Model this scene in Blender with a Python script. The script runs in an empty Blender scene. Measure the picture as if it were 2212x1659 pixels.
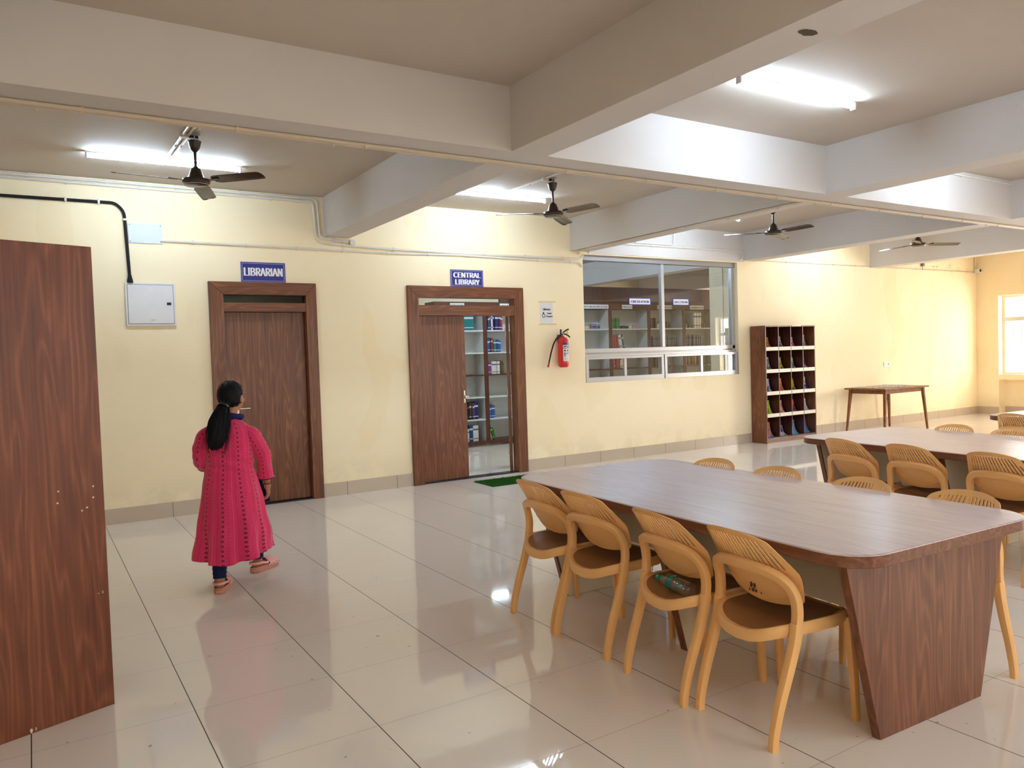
import bpy, bmesh, math, random
from mathutils import Vector, Matrix, noise
PI = math.pi
sc = bpy.context.scene
COL = sc.collection
random.seed(7)

# ---------------------------------------------------------------- camera
W, H, F = 2212, 1659, 1653.4
yaw, pitch, roll = .5610804, -.0371861, -.0319955
fwd = Vector((math.sin(yaw)*math.cos(pitch), math.cos(yaw)*math.cos(pitch), math.sin(pitch)))
r0 = Vector((math.cos(yaw), -math.sin(yaw), 0)); u0 = r0.cross(fwd)
rt = r0*math.cos(roll) + u0*math.sin(roll); up = u0*math.cos(roll) - r0*math.sin(roll)
cam = bpy.data.cameras.new('camera'); cam.sensor_width = 36; cam.lens = F/W*36; cam.clip_end = 200
co = bpy.data.objects.new('camera', cam); COL.objects.link(co)
mw = Matrix.Identity(4)
for i in range(3):
    mw[i][0] = rt[i]; mw[i][1] = up[i]; mw[i][2] = -fwd[i]
mw[0][3], mw[1][3], mw[2][3] = 0, 0, 1.49
co.matrix_world = mw
sc.camera = co
# ---------------------------------------------------------------- world, exposure, daylight
sc.view_settings.view_transform = 'Standard'; sc.view_settings.look = 'None'
sc.view_settings.gamma = 1; sc.view_settings.use_curve_mapping = False
sc.view_settings.exposure = 1.58
sc.cycles.use_denoising = True
sc.cycles.max_bounces = 10; sc.cycles.diffuse_bounces = 8; sc.cycles.caustics_reflective = False; sc.cycles.caustics_refractive = False
sc.cycles.sample_clamp_indirect = 6
wd = bpy.data.worlds.new('daylight'); sc.world = wd; wd.use_nodes = True
wd.node_tree.nodes['Background'].inputs[0].default_value = (1.0, .93, .82, 1)
wd.node_tree.nodes['Background'].inputs[1].default_value = 1.7
def area(name, loc, rot, sx, sy, power, color):
    l = bpy.data.lights.new(name, 'AREA'); l.shape = 'RECTANGLE'; l.size = sx; l.size_y = sy; l.energy = power; l.color = color
    o = bpy.data.objects.new(name, l); COL.objects.link(o); o.location = loc; o.rotation_euler = rot
    return o
DAY = (1.0, .92, .84)
# daylight from the east, plus added fill from unseen south windows (set in the openings, facing into the room)
area('daylight_east', (16.72, 6.7, 1.58), (0, PI/2, 0), 1.5, 1.9, 26, DAY)
area('daylight_east', (16.72, 2.6, 1.58), (0, PI/2, 0), 1.5, 2.4, 110, DAY)
area('fill_south', (4.2, -4.15, 1.6), (PI/2, 0, PI), 3.0, 1.5, 30, (.95, .95, 1.0))
area('fill_south', (9.4, -4.15, 1.6), (PI/2, 0, PI), 3.0, 1.5, 260, (.95, .95, 1.0))
area('fill_south', (-.8, -4.15, 1.6), (PI/2, 0, PI), 3.0, 1.5, 15, (.95, .95, 1.0))
TUBE = 40.0          # emission strength of the fluorescent tubes
TUBECOL = (.66, .83, 1.0, 1)
# ---------------------------------------------------------------- materials
def srgb(r, g, b):
    f = lambda c: (c/255/12.92) if c/255 <= .04045 else ((c/255+.055)/1.055)**2.4
    return (f(r), f(g), f(b), 1)
MATS = {}
class NT:
    def __init__(s, name):
        s.m = bpy.data.materials.new(name); s.m.use_nodes = True; s.t = s.m.node_tree
        s.p = s.t.nodes['Principled BSDF']; s.out = s.t.nodes['Material Output']
    def n(s, typ, **kw):
        nd = s.t.nodes.new(typ)
        for k, v in kw.items(): setattr(nd, k, v)
        return nd
    def set(s, nd, i, v):
        if hasattr(v, 'is_linked') or isinstance(v, bpy.types.NodeSocket): s.t.links.new(v, nd.inputs[i])
        else: nd.inputs[i].default_value = v
    def math(s, op, a, b=0.0, c=None):
        nd = s.n('ShaderNodeMath', operation=op); s.set(nd, 0, a); s.set(nd, 1, b)
        if c is not None: s.set(nd, 2, c)
        return nd.outputs[0]
    def mix(s, f, a, b):
        nd = s.n('ShaderNodeMix', data_type='RGBA'); s.set(nd, 0, f); s.set(nd, 6, a); s.set(nd, 7, b); return nd.outputs[2]
    def ramp(s, f, stops):
        nd = s.n('ShaderNodeValToRGB'); s.set(nd, 0, f); e = nd.color_ramp.elements
        while len(e) < len(stops): e.new(.5)
        for x, (p, c) in zip(e, stops): x.position = p; x.color = c
        return nd.outputs[0]
    def noise(s, vec, scale, detail=3, rough=.5, dist=0):
        nd = s.n('ShaderNodeTexNoise'); s.set(nd, 'Vector', vec); nd.inputs['Scale'].default_value = scale
        nd.inputs['Detail'].default_value = detail; nd.inputs['Roughness'].default_value = rough; nd.inputs['Distortion'].default_value = dist
        return nd.outputs[0]
    def obj(s): return s.n('ShaderNodeTexCoord').outputs['Object']
    def mapping(s, v, scale, loc=(0,0,0)):
        nd = s.n('ShaderNodeMapping'); s.set(nd, 0, v); nd.inputs['Scale'].default_value = scale; nd.inputs['Location'].default_value = loc; return nd.outputs[0]
    def base(s, v, rough=.5, spec=.5, metal=0, coat=0):
        s.set(s.p, 'Base Color', v); s.set(s.p, 'Roughness', rough); s.p.inputs['Specular IOR Level'].default_value = spec
        s.p.inputs['Metallic'].default_value = metal; s.p.inputs['Coat Weight'].default_value = coat; return s
    def bump(s, h, dist=.002, strength=.5):
        nd = s.n('ShaderNodeBump'); s.set(nd, 'Height', h); nd.inputs['Distance'].default_value = dist; nd.inputs['Strength'].default_value = strength
        s.t.links.new(nd.outputs[0], s.p.inputs['Normal'])
def plain(name, rgb, rough=.5, spec=.5, metal=0, var=.04):
    if name in MATS: return MATS[name]
    k = NT(name); c = srgb(*rgb); n = k.noise(k.obj(), 9, 3)
    d = tuple(x*(1-var*2.5) for x in c[:3]) + (1,)
    k.base(k.mix(n, c, d), rough, spec, metal); MATS[name] = k.m; return k.m
def wood(name, c1, c2, c3, axis=2, rough=.34, fine=1.0, spec=.45, off=(0, 0, 0)):
    """laminate with long figured grain along one axis"""
    if name in MATS: return MATS[name]
    k = NT(name); v = k.obj()
    s1 = [5.5, 5.5, 5.5]; s1[axis] = .55
    s2 = [70*fine]*3; s2[axis] = 1.6
    m1 = k.mapping(v, s1, off)
    warp = k.noise(m1, 1.0, 2, .5)
    rings = k.math('SINE', k.math('MULTIPLY', warp, 95.0))
    rings = k.math('MULTIPLY_ADD', rings, .5, .5)
    rings = k.math('POWER', rings, 2.2)
    fib = k.noise(k.mapping(v, s2), 1.0, 4, .6)
    tone = k.noise(k.mapping(v, [x*1.7 for x in s1]), 1.0, 3, .6)
    f = k.math('ADD', k.math('MULTIPLY', rings, .20), k.math('ADD', k.math('MULTIPLY', fib, .70), k.math('MULTIPLY', tone, .45)))
    f = k.math('SUBTRACT', f, .19)
    k.base(k.ramp(f, [(.18, srgb(*c1)), (.5, srgb(*c2)), (.86, srgb(*c3))]), rough, spec)
    MATS[name] = k.m; return k.m
DK, MD, LT = (80, 42, 24), (116, 69, 44), (146, 98, 66)
WV = wood('walnut_vertical', DK, MD, LT, 2)
WX = wood('walnut_along_x', DK, MD, LT, 0)
WY = wood('walnut_along_y', DK, MD, LT, 1)
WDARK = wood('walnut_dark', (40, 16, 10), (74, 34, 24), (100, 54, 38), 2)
WCAB = wood('walnut_cabinet_panel', (84, 40, 22), (116, 62, 38), (146, 90, 60), 2, .40)
WTOP = wood('walnut_top_sheen', (180, 160, 160), (199, 181, 182), (214, 198, 198), 1, .28, .7, .8)  # same walnut, with the window sheen put into a paler colour
WSIDE = wood('oak_side_table', (80, 42, 14), (130, 80, 36), (160, 108, 60), 2)
def m_wall(name, rgb, rgb2, stain=True):
    k = NT(name); v = k.obj(); n = k.noise(v, .9, 4, .55); n2 = k.noise(v, 3.2, 5, .6)
    base = k.mix(k.ramp(n, [(.35, (0,0,0,1)), (.7, (1,1,1,1))]), srgb(*rgb), srgb(*rgb2))
    if stain:   # repainted patches and damp marks low on the wall
        z = k.n('ShaderNodeSeparateXYZ'); k.set(z, 0, v)
        low = k.math('SUBTRACT', 1.0, k.math('DIVIDE', z.outputs[2], .45)); low = k.math('MAXIMUM', low, 0.0)
        damp = k.math('MULTIPLY', low, k.ramp(n2, [(.45, (0,0,0,1)), (.56, (1,1,1,1))]))
        base = k.mix(k.math('MULTIPLY', damp, .45), base, srgb(206, 196, 170))
        patch = k.ramp(k.noise(k.mapping(v, (1.6, 1.6, .8)), 1.0, 2, .3), [(.60, (0,0,0,1)), (.615, (1,1,1,1))])
        base = k.mix(k.math('MULTIPLY', patch, .13), base, srgb(226, 200, 140))
    k.base(base, .72, .25); k.bump(k.noise(v, 40, 4, .6), .002, .25); return k.m
WALL = m_wall('yellow_paint', (247, 234, 202), (244, 229, 193))
WALLIN = m_wall('beige_paint', (226, 218, 192), (220, 210, 182), False)
WHITE = m_wall('white_distemper', (208, 204, 202), (203, 199, 196), False)
CEIL = m_wall('ceiling_distemper', (200, 190, 179), (194, 183, 172), False)
def m_floor():
    k = NT('polished_vitrified_tile'); v = k.obj(); s = k.n('ShaderNodeSeparateXYZ'); k.set(s, 0, v)
    def cell(sock, off):
        a = k.math('DIVIDE', k.math('SUBTRACT', sock, off), .6)
        fl = k.math('FLOOR', a); fr = k.math('SUBTRACT', a, fl)
        d = k.math('MINIMUM', fr, k.math('SUBTRACT', 1.0, fr)); return fl, k.math('MULTIPLY', d, .6)
    fx, dx = cell(s.outputs[0], .535); fy, dy = cell(s.outputs[1], 2.909)
    gx = k.math('LESS_THAN', dx, .0022); gy = k.math('LESS_THAN', dy, .0014)
    g = k.math('MAXIMUM', gx, gy)
    cb = k.n('ShaderNodeCombineXYZ'); k.set(cb, 0, fx); k.set(cb, 1, fy)
    wn = k.n('ShaderNodeTexWhiteNoise'); k.set(wn, 0, cb.outputs[0])
    n = k.noise(v, 2.2, 5, .6, .6)
    base = k.mix(n, srgb(238, 230, 220), srgb(231, 222, 211))
    base = k.mix(k.math('MULTIPLY', wn.outputs[0], .35), base, srgb(233, 224, 214))
    spots = k.math('GREATER_THAN', k.noise(v, 26, 1, .3), .80)
    base = k.mix(k.math('MULTIPLY', spots, .5), base, srgb(120, 104, 84))
    base = k.mix(k.math('MULTIPLY', gy, .62), base, srgb(120, 98, 76)); base = k.mix(gx, base, srgb(74, 56, 42))
    k.base(base, k.math('MULTIPLY_ADD', g, .5, .045), .5)
    return k.m
FLOOR = m_floor()
def m_skirt():
    k = NT('skirting_tile'); v = k.obj(); s = k.n('ShaderNodeSeparateXYZ'); k.set(s, 0, v)
    def line(sock, off):
        a = k.math('FRACT', k.math('DIVIDE', k.math('SUBTRACT', sock, off), .6)); d = k.math('MINIMUM', a, k.math('SUBTRACT', 1.0, a))
        return k.math('LESS_THAN', d, .0045)
    g = line(s.outputs[0], .535)
    k.base(k.mix(g, k.mix(k.noise(v, 3, 3), srgb(196, 182, 164), srgb(186, 171, 153)), srgb(110, 96, 80)), .22, .5); return k.m
SKIRT = m_skirt()
CREAM = plain('cream_laminate', (214, 204, 182), .4)
CHAIR = None
def m_chair():
    k = NT('tan_moulded_plastic'); v = k.obj(); n = k.noise(v, 6, 3)
    k.base(k.mix(n, srgb(232, 182, 120), srgb(224, 172, 108)), .42, .4); k.bump(k.noise(v, 220, 2), .0006, .3); return k.m
CHAIR = m_chair()
SEATB = plain('brown_seat_plastic', (150, 104, 62), .5, .4)
PVC = plain('white_pvc', (226, 222, 214), .35)
PVCB = plain('cream_pvc', (206, 192, 172), .4)
BLACK = plain('black_plastic', (24, 24, 27), .4)
RUBBER = plain('black_rubber', (26, 26, 30), .75, .3)
FANM = plain('dark_brown_enamel', (52, 38, 36), .25, .6)
FANG = plain('pale_metal_trim', (170, 160, 146), .3, .5, .6)
ALU = plain('brushed_aluminium', (196, 198, 204), .34, .5, .65)
STEEL = plain('chrome', (205, 200, 192), .18, .5, .95)
WHITEM = plain('white_enamel', (226, 228, 232), .35)
BLUEW = plain('pale_blue_white_panel', (214, 224, 240), .4)
NAVY = plain('sign_blue', (34, 38, 128), .35)
LETTER = plain('white_letter', (240, 240, 244), .5)
DARKL = plain('dark_letter', (24, 26, 50), .6)
PAPER = plain('white_paper', (226, 228, 232), .7)
SHELFW = plain('white_shelf_board', (206, 210, 210), .45)
SHELFE = wood('shelf_edge_brown', (52, 22, 16), (84, 44, 34), (110, 66, 50), 2)
def m_glass(name, tint, gloss=1.0):
    k = NT(name); t = k.n('ShaderNodeBsdfTransparent'); t.inputs[0].default_value = tint
    g = k.n('ShaderNodeBsdfGlossy'); g.inputs['Roughness'].default_value = .0; g.inputs[0].default_value = (.95, .97, 1, 1)
    f = k.n('ShaderNodeFresnel'); bf = k.n('ShaderNodeNewGeometry').outputs['Backfacing']; k.set(f, 0, k.math('MULTIPLY_ADD', bf, 1/1.5-1.5, 1.5))
    mx = k.n('ShaderNodeMixShader'); k.set(mx, 0, k.math('MULTIPLY', f.outputs[0], gloss)); k.t.links.new(t.outputs[0], mx.inputs[1]); k.t.links.new(g.outputs[0], mx.inputs[2])
    k.t.links.new(mx.outputs[0], k.out.inputs[0]); return k.m
GLASS = m_glass('tinted_window_glass', (.86, .88, .90, 1))
GLASSC = m_glass('clear_glass', (.97, .98, .98, 1), .35)
def emit(name, col, st):
    k = NT(name); e = k.n('ShaderNodeEmission'); e.inputs[0].default_value = col; e.inputs[1].default_value = st
    k.t.links.new(e.outputs[0], k.out.inputs[0]); return k.m
TUBEM = emit('fluorescent_tube', TUBECOL, TUBE)
# ---------------------------------------------------------------- mesh helpers
class B:
    def __init__(s): s.bm = bmesh.new(); s.mi = 0; s.uv = None
    def face(s, vs):
        try: f = s.bm.faces.new(vs)
        except ValueError: return None
        f.material_index = s.mi; return f
    def box(s, x0, x1, y0, y1, z0, z1, M=None):
        p = [(x, y, z) for z in (z0, z1) for y in (y0, y1) for x in (x0, x1)]
        v = [s.bm.verts.new((M @ Vector(q)) if M else q) for q in p]
        for a in ((0,2,3,1), (4,5,7,6), (0,1,5,4), (2,6,7,3), (0,4,6,2), (1,3,7,5)): s.face([v[i] for i in a])
        return s
    def prism(s, pts, axis, a0, a1, M=None):
        """closed outline pts (u,v) extruded along axis; u,v are the two other axes in order"""
        def P(u, v, a):
            q = [u, v]; q.insert(axis, a); q = Vector(q); return M @ q if M else q
        A = [s.bm.verts.new(P(u, v, a0)) for u, v in pts]; Bv = [s.bm.verts.new(P(u, v, a1)) for u, v in pts]
        n = len(pts); s.face(A[::-1]); s.face(Bv)
        for i in range(n): s.face([A[i], A[(i+1) % n], Bv[(i+1) % n], Bv[i]])
        return s
    def loft(s, rings, caps=True, closed=True, M=None):
        R = [[s.bm.verts.new((M @ Vector(p)) if M else p) for p in r] for r in rings]
        for a, b in zip(R, R[1:]):
            n = len(a)
            for i in range(n if closed else n-1):
                j = (i+1) % n; s.face([a[i], a[j], b[j], b[i]])
        if caps and closed: s.face(R[0][::-1]); s.face(R[-1])
        return R
    def tube(s, pts, r, seg=10, sec=None, caps=True, M=None, upv=None):
        """sweep along pts. r: number or list; sec: list of (a,b) section points for radius 1, or None for round"""
        P = [Vector(p) for p in pts]; n = len(P)
        rr = r if isinstance(r, (list, tuple)) else [r]*n
        if sec is None: sec = [(math.cos(2*PI*i/seg), math.sin(2*PI*i/seg)) for i in range(seg)]
        T = []
        for i in range(n):
            d = (P[min(i+1, n-1)] - P[max(i-1, 0)]); T.append(d.normalized())
        ref = Vector(upv) if upv else (Vector((0, 0, 1)) if abs(T[0].z) < .9 else Vector((1, 0, 0)))
        N = (ref - T[0]*ref.dot(T[0])).normalized(); rings = []
        for i in range(n):
            if upv: N = (Vector(upv) - T[i]*Vector(upv).dot(T[i])).normalized()
            else: N = (N - T[i]*N.dot(T[i])).normalized()
            Bn = T[i].cross(N)
            q = rr[i] if isinstance(rr[i], (tuple, list)) else (rr[i], rr[i])
            rings.append([P[i] + N*(a*q[0]) + Bn*(b*q[1]) for a, b in sec])
        s.loft(rings, caps, True, M); return s
    def lathe(s, prof, c=(0, 0, 0), seg=24, axis=2, M=None, caps=True):
        rings = []
        for r, h in prof:
            ring = []
            for i in range(seg):
                a = 2*PI*i/seg; q = [max(r, 1e-5)*math.cos(a), max(r, 1e-5)*math.sin(a)]; q.insert(axis, h)
                if axis == 1: q[0], q[2] = q[2], q[0]
                ring.append(Vector(q) + Vector(c))
            rings.append(ring)
        s.loft(rings, caps, True, M); return s
    def ball(s, c, r, seg=14, rg=9, M=None):
        r = r if isinstance(r, (tuple, list)) else (r, r, r)
        rings = []
        for j in range(rg+1):
            t = PI*j/rg; q = max(math.sin(t), 1e-4)
            rings.append([Vector((c[0]+r[0]*q*math.cos(2*PI*i/seg), c[1]+r[1]*q*math.sin(2*PI*i/seg), c[2]-r[2]*math.cos(t))) for i in range(seg)])
        s.loft(rings, True, True, M); return s
    def done(s, name, mats, parent=None, smooth=True, bevel=0, loc=None, rz=None, ang=35):
        bmesh.ops.remove_doubles(s.bm, verts=s.bm.verts, dist=1e-5)
        bmesh.ops.recalc_face_normals(s.bm, faces=s.bm.faces)
        me = bpy.data.meshes.new(name); s.bm.to_mesh(me); s.bm.free()
        for m in (mats if isinstance(mats, (list, tuple)) else [mats]): me.materials.append(m)
        if smooth:
            me.shade_smooth(); me.set_sharp_from_angle(angle=math.radians(ang))
        o = bpy.data.objects.new(name, me); COL.objects.link(o)
        if parent: o.parent = parent
        if loc: o.location = loc
        if rz is not None: o.rotation_euler = (0, 0, rz)
        if bevel:
            b = o.modifiers.new('bevel', 'BEVEL'); b.width = bevel; b.segments = 2; b.limit_method = 'ANGLE'; b.angle_limit = .6; b.harden_normals = True
        return o
def smoothpath(pts, n=6):
    """Catmull-Rom through pts"""
    P = [Vector(p) for p in pts]; out = []
    for i in range(len(P)-1):
        a = P[max(i-1, 0)]; b = P[i]; c = P[i+1]; d = P[min(i+2, len(P)-1)]
        for k in range(n):
            t = k/n; out.append(.5*((2*b) + (c-a)*t + (2*a-5*b+4*c-d)*t*t + (3*b-a-3*c+d)*t**3))
    out.append(P[-1]); return out
def interp(v, n=6):
    out = []
    for a, b in zip(v, v[1:]):
        for k in range(n):
            t = k/n
            out.append(tuple(x+(y-x)*t for x, y in zip(a, b)) if isinstance(a, (tuple, list)) else a+(b-a)*t)
    out.append(v[-1]); return out
def bends(pts, r=.05, n=5):
    """rounded corners for pipe runs"""
    P = [Vector(p) for p in pts]; out = [P[0]]
    for i in range(1, len(P)-1):
        a, b, c = P[i-1], P[i], P[i+1]; u = (a-b).normalized(); w = (c-b).normalized()
        q = min(r, (a-b).length*.45, (c-b).length*.45)
        s, e = b+u*q, b+w*q
        for k in range(n+1):
            t = k/n; out.append(s*(1-t)**2 + b*2*t*(1-t) + e*t*t)
    out.append(P[-1]); return out
RSEC = [(.55, 1), (-.55, 1), (-.9, .9), (-1, .55), (-1, -.55), (-.9, -.9), (-.55, -1), (.55, -1), (.9, -.9), (1, -.55), (1, .55), (.9, .9)]
def thing(name, label, cat, loc=(0, 0, 0), rz=0, group=None):
    o = bpy.data.objects.new(name, None); COL.objects.link(o); o.empty_display_size = .1
    o.location = loc; o.rotation_euler = (0, 0, rz); return tag(o, label, cat, group)
def tag(o, label, cat, group=None):
    o['label'] = label; o['category'] = cat
    if group: o['group'] = group
    return o
def struct(o): o['kind'] = 'structure'; return o
def dup(root, loc, rz, label, group=None):
    r = root.copy(); COL.objects.link(r); r.location = loc; r.rotation_euler = (0, 0, rz); r['label'] = label
    if group: r['group'] = group
    for ch in list(root.children):
        c = ch.copy(); COL.objects.link(c); c.parent = r
        for g in list(ch.children):
            d = g.copy(); COL.objects.link(d); d.parent = c
    return r
FONT = None
try: FONT = bpy.data.fonts.load(bpy.utils.resource_path('LOCAL') + '/datafiles/fonts/Noto Sans CJK Regular.woff2')
except Exception: pass
def lettering(text, size, loc, parent, mat, depth=.002, offset=.0, sx=1.0, name='lettering', spacing=1.0, rz=0, lines=.8, rx=PI/2, fitw=0, bold=0):
    """raised letters lying in the x-z plane, facing -y, centred on loc"""
    if FONT: size *= 1.96; lines /= 1.96
    cu = bpy.data.curves.new('lettering', 'FONT'); cu.body = text; cu.font = FONT or cu.font; cu.size = size; cu.extrude = depth/2; cu.offset = offset
    cu.align_x = 'CENTER'; cu.align_y = 'CENTER'; cu.space_character = spacing; cu.space_line = lines; cu.resolution_u = 3
    t = bpy.data.objects.new('lettering', cu); COL.objects.link(t)
    bpy.context.view_layer.update()
    me = bpy.data.meshes.new_from_object(t.evaluated_get(bpy.context.evaluated_depsgraph_get()))
    bpy.data.objects.remove(t); me.transform(Matrix.Diagonal((sx, 1, 1, 1)))
    if fitw:
        w = max(v.co.x for v in me.vertices)-min(v.co.x for v in me.vertices); me.transform(Matrix.Diagonal((fitw/w, 1, 1, 1)))
    if bold:
        bb = bmesh.new()
        for q, dx in enumerate((-bold, 0, bold)):
            m2 = me.copy(); m2.transform(Matrix.Translation((dx, 0, q*.0005))); bb.from_mesh(m2)
        bb.to_mesh(me); bb.free()
    me.transform(Matrix.Rotation(rz, 4, 'Z') @ Matrix.Rotation(rx, 4, 'X'))
    me.materials.clear(); me.materials.append(mat)
    o = bpy.data.objects.new(name, me); COL.objects.link(o); o.location = loc
    if parent: o.parent = parent
    return o

# ================================================================ THE ROOM
YW, WT, ZC, ZB = 8.197, .20, 3.278, 2.85      # library wall face, wall thickness, ceiling, beam underside
XL, XR, YN, YF = -3.2, 16.42, -4.1, 14.4
def cellwall(name, axis, a0, a1, us, vs, holes, mat, M=None):
    """solid wall with openings: us/vs cut lines, holes = set of (u index, v index)"""
    b = B(); bm = b.bm; cache = {}
    def V(u, v, a):
        k = (u, v, a)
        if k not in cache:
            q = [u, v]; q.insert(axis, a); cache[k] = bm.verts.new(q)
        return cache[k]
    solid = lambda i, j: 0 <= i < len(us)-1 and 0 <= j < len(vs)-1 and (i, j) not in holes
    for i in range(len(us)-1):
        for j in range(len(vs)-1):
            if not solid(i, j): continue
            u, U, v, Vv = us[i], us[i+1], vs[j], vs[j+1]
            b.face([V(u,v,a0), V(U,v,a0), V(U,Vv,a0), V(u,Vv,a0)]); b.face([V(u,v,a1), V(U,v,a1), V(U,Vv,a1), V(u,Vv,a1)])
            if not solid(i-1, j): b.face([V(u,v,a0), V(u,Vv,a0), V(u,Vv,a1), V(u,v,a1)])
            if not solid(i+1, j): b.face([V(U,v,a0), V(U,Vv,a0), V(U,Vv,a1), V(U,v,a1)])
            if not solid(i, j-1): b.face([V(u,v,a0), V(U,v,a0), V(U,v,a1), V(u,v,a1)])
            if not solid(i, j+1): b.face([V(u,Vv,a0), V(U,Vv,a0), V(U,Vv,a1), V(u,Vv,a1)])
    return struct(b.done(name, mat, smooth=False))
struct(B().box(XL-.3, XR+.6, YN-.3, YF+.2, -.12, 0).done('floor', FLOOR, smooth=False))
struct(B().box(XL-.3, XR+.6, YN-.3, YF+.2, ZC, ZC+.15).done('ceiling', CEIL, smooth=False))
# wall with the two doorways and the circulation window
D1 = (1.60, 2.62, 2.27); D2 = (3.79, 5.30, 2.28); WN = (6.33, 9.335, 1.09, 2.815)
us = [XL, D1[0], D1[1], D2[0], D2[1], WN[0], WN[1], XR]; vs = [0, WN[2], 2.27, WN[3], ZC]
cellwall('wall_back', 1, YW, YW+WT, us, vs, {(1, 0), (1, 1), (3, 0), (3, 1), (5, 1), (5, 2)}, WALL)
# white painted lintel band over the window, between the two cross beams
struct(B().box(6.43, 9.47, YW-.012, YW, 2.83, ZC).done('trim_1', WHITE, smooth=False))
# east wall with window recesses
us = [YN, 1.35, 3.85, 5.70, 7.785, YW]; vs = [0, .695, .80, 2.37, ZC]
cellwall('wall_right', 0, XR, XR+.26, us, vs, {(1, 2), (3, 2), (1, 0), (3, 0)}, WALL)
b = B(); b.box(XR+.26, XR+.40, YN, YW, 0, .80)
struct(b.done('wall_right_apron', WALL, smooth=False))
cellwall('wall_left', 0, XL-.2, XL, [YN, YF], [0, ZC], set(), WALL)
us = [XL, -2.3, .7, 2.7, 5.7, 7.9, 10.9, XR]; vs = [0, .85, 2.35, ZC]
cellwall('wall_front', 1, YN-.2, YN, us, vs, {(1, 1), (3, 1), (5, 1)}, WALL)
# book room behind the wall
cellwall('wall_far', 1, YF, YF+.2, [XL, XR], [0, ZC], set(), WALLIN)
cellwall('wall_partition', 0, 3.0, 3.12, [YW+WT, YF], [0, ZC], set(), WALLIN)
struct(B().box(9.45, 9.80, YW+WT, 8.886, 0, ZB).done('wall_pier', WALLIN, smooth=False))
# beams
def beam(x0, x1, y0, y1): return struct(B().box(x0, x1, y0, y1, ZB, ZC).done('ceiling_beam', WHITE, smooth=False))
YB0, YB1 = 4.345, 4.643
beam(XL, XR, YB0, YB1)
beam(XL, XR, .60, .90)
XB = [(-.56, -.28), (2.785, 3.075), (6.13, 6.43), (9.47, 9.77), (12.78, 13.08)]
for a, c in XB:
    for y0, y1 in ((YN, .60), (.90, YB0), (YB1, YW), (YW+WT, YF)): beam(a, c, y0, y1)
# skirting
def skirt(name, x0, x1, y0, y1, mat=SKIRT): return struct(B().box(x0, x1, y0, y1, 0, .147).done(name, mat, smooth=False))
skirt('baseboard_back', XL, 1.558, YW-.012, YW); skirt('baseboard_back', 2.663, 3.741, YW-.012, YW); skirt('baseboard_back', 5.343, XR, YW-.012, YW)
skirt('baseboard_right', XR-.012, XR, 7.785, YW-.012); skirt('baseboard_right', XR-.012, XR, 3.85, 5.70); skirt('baseboard_right', XR+.248, XR+.26, 5.70, 7.785)
skirt('baseboard_left', XL, XL+.012, YN, YW-.012); skirt('baseboard_front', XL+.012, XR, YN, YN+.012)
skirt('baseboard_far', 3.12, XR, YF-.012, YF)
# blown chunk in the beam underside
b = B(); rnd = random.Random(3)
b.loft([[(2.925+.045*math.cos(t)*(1+.3*rnd.random()), 2.15+.022*math.sin(t)*(1+.5*rnd.random()), z) for t in [i*PI/7 for i in range(14)]] for z in (ZB-.0015, ZB+.001)])
struct(b.done('ceiling_chip', plain('bare_concrete', (84, 70, 60), .9), smooth=False))

# ---------------------------------------------------------------- doors
def door_case(name, xo0, xo1, xi0, xi1, ztop, zt1, zt0, zr):
    root = bpy.data.objects.new(name, None); COL.objects.link(root); root.location = ((xo0+xo1)/2, YW, 0); root['kind'] = 'structure'
    cx = root.location[0]; F0, F1 = -.035, .098
    def g(x): return x-cx
    for side, (a, c) in (('l', (xo0, xi0)), ('r', (xi1, xo1))):
        b = B(); zt = ztop; w = c-a
        # mitred top
        pts = [(g(a), 0), (g(c), 0), (g(c), zt1), (g(a), ztop)] if side == 'l' else [(g(a), 0), (g(c), 0), (g(c), ztop), (g(a), zt1)]
        b.prism(pts, 1, F0, F1); b.done('jamb', WV, root, smooth=False, bevel=.004)
    b = B(); b.prism([(g(xo0), ztop), (g(xi0), zt1), (g(xi1), zt1), (g(xo1), ztop)], 1, F0, F1); b.done('head', WX, root, smooth=False, bevel=.004)
    b = B(); b.box(g(xi0), g(xi1), F0+.004, .10, zr, zt0); b.done('transom_rail', WX, root, smooth=False, bevel=.003)
    b = B(); b.box(g(xi0), g(xi1), .045, .049, zt0, zt1); b.done('transom_glass', GLASSC, root, smooth=False)
    b = B(); b.box(g(xi0), g(xi1), -.01, .12, 0, .012); b.done('threshold', plain('black_granite', (26, 24, 34), .2), root, smooth=False)
    return root, cx
root, cx = door_case('door_1', 1.558, 2.663, 1.698, 2.545, 2.337, 2.205, 2.123, 2.030)
lf = B().box(1.702-cx, 2.541-cx, .05, .088, .016, 2.028).done('door_leaf', WV, root, smooth=False, bevel=.003)
def lever(parent, x, y, z, s=1, ry=0):
    h = B(); h.lathe([(.0, -.004), (.024, -.004), (.024, .004), (.011, .006), (.011, .04)], (0, 0, 0), 16, 1, M=Matrix.Translation((x, y, z)) @ Matrix.Rotation(PI, 4, 'Z'))
    h.tube([(x-.01*s, y-.042, z), (x+.02*s, y-.046, z), (x+.125*s, y-.046, z-.002)], [.010, .010, .008], 10)
    h.tube([(x, y-.002, z-.085), (x, y-.002, z+.085)], [(.022, .006)]*2, 12)
    return h.done('door_handle', STEEL, parent)
lever(lf, 1.80-cx, .05, 1.03)
b = B()
for z in (.22, 1.05, 1.86): b.box(2.527-cx, 2.539-cx, .035, .052, z-.05, z+.05)
root, cx = door_case('door_2', 3.741, 5.343, 3.880, 5.203, 2.342, 2.205, 2.115, 1.993)
lf = B().box(3.884-cx, 4.520-cx, .05, .088, .016, 1.991).done('door_leaf', WV, root, smooth=False, bevel=.003)
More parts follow.
